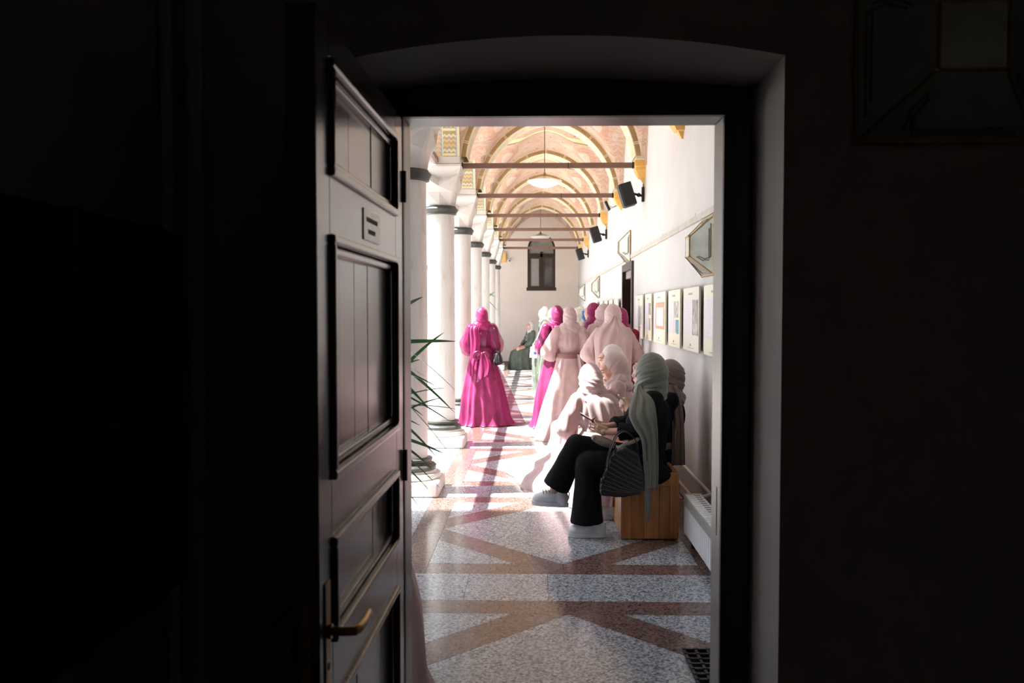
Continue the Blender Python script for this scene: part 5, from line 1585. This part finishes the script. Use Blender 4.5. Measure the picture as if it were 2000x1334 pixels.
# taupe purse on the lap with its strap
m_taupeb = plain('taupe leather', (.20, .165, .135), .5, bump=.1, bscale=150)
pu = thing('purse', 'taupe leather purse lying on the black trousers', 'purse', (.485, 5.955, .685), radians(-8))
pm = fuse(G().cbox((0, 0, .0), (.165, .085, .035), Matrix.Rotation(radians(20), 4, 'Y')).ell((0, 0, 0), (.10, .055, .034), Matrix.Rotation(radians(20), 4, 'Y')), .005, 10)
link('pouch', pm, m_taupeb, pu, smooth=True, fixn=False)
obj('strap', G().stube([(.085, -.03, -.03), (.11, -.09, -.025), (.15, -.115, .0), (.20, -.115, .02), (.25, -.10, .045)], .014, 8, flat=.25, up=(0, 1, 0)), m_taupeb, pu, smooth=True)
# black quilted tote hanging beside the bench
tb = thing('tote_bag', 'black quilted tote bag with gold stitching beside the bench', 'handbag', (.66, 5.80, .33))
def bw(x, y): q = W(x, y, Y=5.80); return (q.x-.66, q.z-.33)
poly = [bw(*p) for p in ((1172, 966), (1171, 950), (1184, 912), (1200, 880), (1222, 872), (1246, 884), (1254, 915), (1258, 945), (1250, 962), (1215, 970))]
g = G().prism(poly, -.045, .045, 'y')
me = fuse(g, .007, 10)
ripple(me, lambda c: .0012*sin((c.x*.72 + c.z)*150))
link('bag_body', me, plain('black quilted nylon', (.014, .014, .016), .32, bump=.2, bscale=60), tb, smooth=True, fixn=False)
m_gold = plain('gold stitching', (.20, .16, .10), .5, metal=.2)
for k in range(9):
    xa = 1180 + (k % 9)*4.5; 
    p0 = (1196 - k*2.6, 884 + k*9.0); p1 = (1252 + min(k, 3)*1.0 - max(0, k-5)*9, min(962, 884 + k*9.0 + 34 - max(0, k-6)*7))
    a = W(*p0, Y=5.75); b_ = W(*p1, Y=5.75)
    obj('stitch_line', G().tube([(a.x-.66, -.049, a.z-.33), ((a.x+b_.x)/2-.66, -.052, (a.z+b_.z)/2-.335), (b_.x-.66, -.049, b_.z-.33)], .0013, 5), m_gold, tb)
for dy in (-.04, .03):
    P = [W(*p, Y=5.80) for p in ((1184, 912), (1190, 885), (1203, 852), (1220, 842), (1240, 858), (1246, 884))]
    obj('handle', G().stube([(p.x-.66, dy, p.z-.33) for p in P], .008, 8, flat=.5), m_leather, tb, smooth=True)
for k in range(5):
    a = W(1176 + k*6.5, 940 - k*15, Y=5.75); obj('sequin_trim', G().ell((a.x-.66, -.05, a.z-.33), (.008, .004, .02), rotm('Y', 25)), plain('glossy black sequins', (.02, .025, .03), .1) if 'glossy black sequins' not in MATS else MATS['glossy black sequins'], tb)

# ------------------------------------------------------------------ taupe hijab, leaning against the wall
J = jsit(.40, pel=V(0, -.02, .51), waist=V(0, -.06, .66), chest=V(0, -.08, .81), neck=V(0, -.08, .955), head=V(.01, -.06, 1.095), R=rotm('Z', -12), shL=V(-.15, -.08, .935), shR=V(.15, -.08, .935),
         elL=V(-.19, .04, .74), wrL=V(-.06, .20, .845), hdL=V(.3, .6, .6), pnL=V(.8, -.4, .2), elR=V(.2, .02, .72), wrR=V(.06, .2, .82), hdR=V(-.3, .6, .6), pnR=V(-.8, -.4, .2), curl=45,
         knL=V(-.08, .40, .50), anL=V(.02, .36, .12), toL=V(.02, .49, .05), knR=V(.13, .40, .50), anR=V(.15, .40, .12), toR=V(.15, .53, .05))
OX2, OY2 = .93, 6.50
t = person('person in black with a brown taupe hijab, behind the sage hijab against the wall', (OX2, OY2, 0), pi/2, J, c_taupe, .010, True, feet=False, hvol=1.08, tw=1.0, seed=8, famp=.010, cowl=1.15)
top_part(t, J, c_black, [.068, .066, .062, .055, .04], .012, .007, inf=.035)
obj('skirt', gown([(0, -.02, .62, .17, .15), (0, .10, .56, .20, .26), (.02, .20, .48, .19, .27), (.05, .30, .32, .15, .15), (.06, .34, .12, .17, .14)], 7, .07, 44, top=.1), cloth('dusty mauve skirt', (.28, .165, .155), .1, .6, .2), t, smooth=True, fixn=False)
sneaker(t, pose((.02, .35, 0), 0)); sneaker(t, pose((.16, .39, 0), radians(-6)))
B1 = (OX2, OY2, 0)
clothsheet('scarf_end', t, c_taupe, rows_px([(752, 1296, 1322, 6.38), (775, 1302, 1330, 6.35), (810, 1311, 1335, 6.33), (850, 1314, 1337, 6.33), (908, 1311, 1338, 6.33)], B1), .005, fold=.012, nf=6, seed=18, cols=36, sub=8, outward=(-1, 0, 0))
phone('smartphone', 'pale smartphone held up behind the person in black', (.685, 6.485, .905), Matrix.Rotation(radians(90), 3, 'Z') @ Matrix.Rotation(radians(50), 3, 'X'), plain('silver phone case', (.55, .55, .55), .3))

# ------------------------------------------------------------------ pale pink, seated with the back turned
J = jsit(.36, pel=V(0, 0, .48), waist=V(-.02, .015, .63), chest=V(-.045, .03, .77), neck=V(-.065, .045, .905), head=V(-.085, .075, 1.03), R=rotm('Z', 14) @ rotm('X', -14),
         shL=V(-.195, .03, .87), elL=V(-.27, .10, .64), wrL=V(-.17, .28, .56), shR=V(.105, .04, .895), elR=V(.18, .12, .66), wrR=V(.06, .30, .60), curl=40)
t = person('person in pale pink seated on the bench with the back turned, veil hanging down', (.545, 6.98, 0), radians(16), J, c_pinkhij2, .011, hvol=1.04, seed=12, famp=.009, cowl=.95)
top_part(t, J, c_pink, [.066, .080, .09, .085, .03], .012, .009, seed=6)
obj('skirt', gown([(0, 0, .62, .16, .135), (0, .04, .55, .20, .20), (-.03, .16, .47, .22, .32), (-.06, .34, .33, .22, .46), (-.10, .62, .15, .26, .74), (-.14, .86, .006, .30, 1.0)], 9, .11, 55, top=.1), c_pink, t, smooth=True, fixn=False)
sash(t, .66, .138, .112, c_pinkhij, .035)
clothsheet('veil', t, c_pinkhij2, [((-.15, -.05, .915), (-.01, -.05, .925)), ((-.16, -.095, .87), (.03, -.085, .88)), ((-.15, -.115, .78), (.07, -.10, .78)), ((-.11, -.125, .69), (.075, -.11, .68)), ((-.05, -.13, .62), (.03, -.125, .60))], fold=.013, nf=6, seed=22)
clothsheet('veil', t, c_pinkhij2, [((-.02, -.045, .93), (.07, -.03, .925)), ((.0, -.08, .88), (.13, -.05, .87)), ((.04, -.09, .80), (.17, -.06, .80)), ((.08, -.09, .72), (.19, -.06, .73))], fold=.010, nf=4, seed=23)
# ------------------------------------------------------------------ pale pink in profile, looking down
J = jsit(.40, R=rotm('Z', 16) @ rotm('X', -24), head=V(0, .075, 1.085), neck=V(0, .02, .965), chest=V(0, .02, .80), shL=V(-.155, .02, .935), shR=V(.155, .02, .935))
t = person('person in pale pink seated on the bench, face in profile looking down', (.745, 7.45, 0), radians(84), J, c_pinkhij2, .0075, True, hvol=1.12, seed=14, famp=.009, cowl=1.1, tw=-1)
top_part(t, J, c_pink, [.075, .085, .085, .07, .035], .012, .008, seed=7, inf=.035)
obj('skirt', gown([(0, 0, .64, .16, .14), (0, .10, .58, .21, .26), (0, .22, .52, .21, .29), (0, .34, .36, .20, .20), (0, .40, .16, .22, .22), (0, .44, .006, .25, .28)], 8, .09, 66, top=.1), c_pink, t, smooth=True, fixn=False)
# white cap behind
J = jsit(.40, R=rotm('Z', 8) @ rotm('X', -10), head=V(0, .05, 1.13))
t = person('person with a white cap-like hijab seated behind the pink profile', (.76, 8.2, 0), radians(88), J, c_whitecap, .010, True, hvol=1.1, seed=15, famp=.0045)
top_part(t, J, c_pink, [.07, .08, .08, .07, .035], .013, .006, seed=8)
obj('skirt', gown([(0, 0, .64, .16, .14), (0, .10, .58, .21, .26), (0, .24, .52, .23, .33), (0, .38, .36, .22, .22), (0, .44, .16, .25, .24), (0, .46, .006, .28, .30)], 8, .09, 67, top=.1), c_pink, t, smooth=True, fixn=False)
# a fold of pale pink hem on the floor
bpy.data.scenes.remove(TMP)
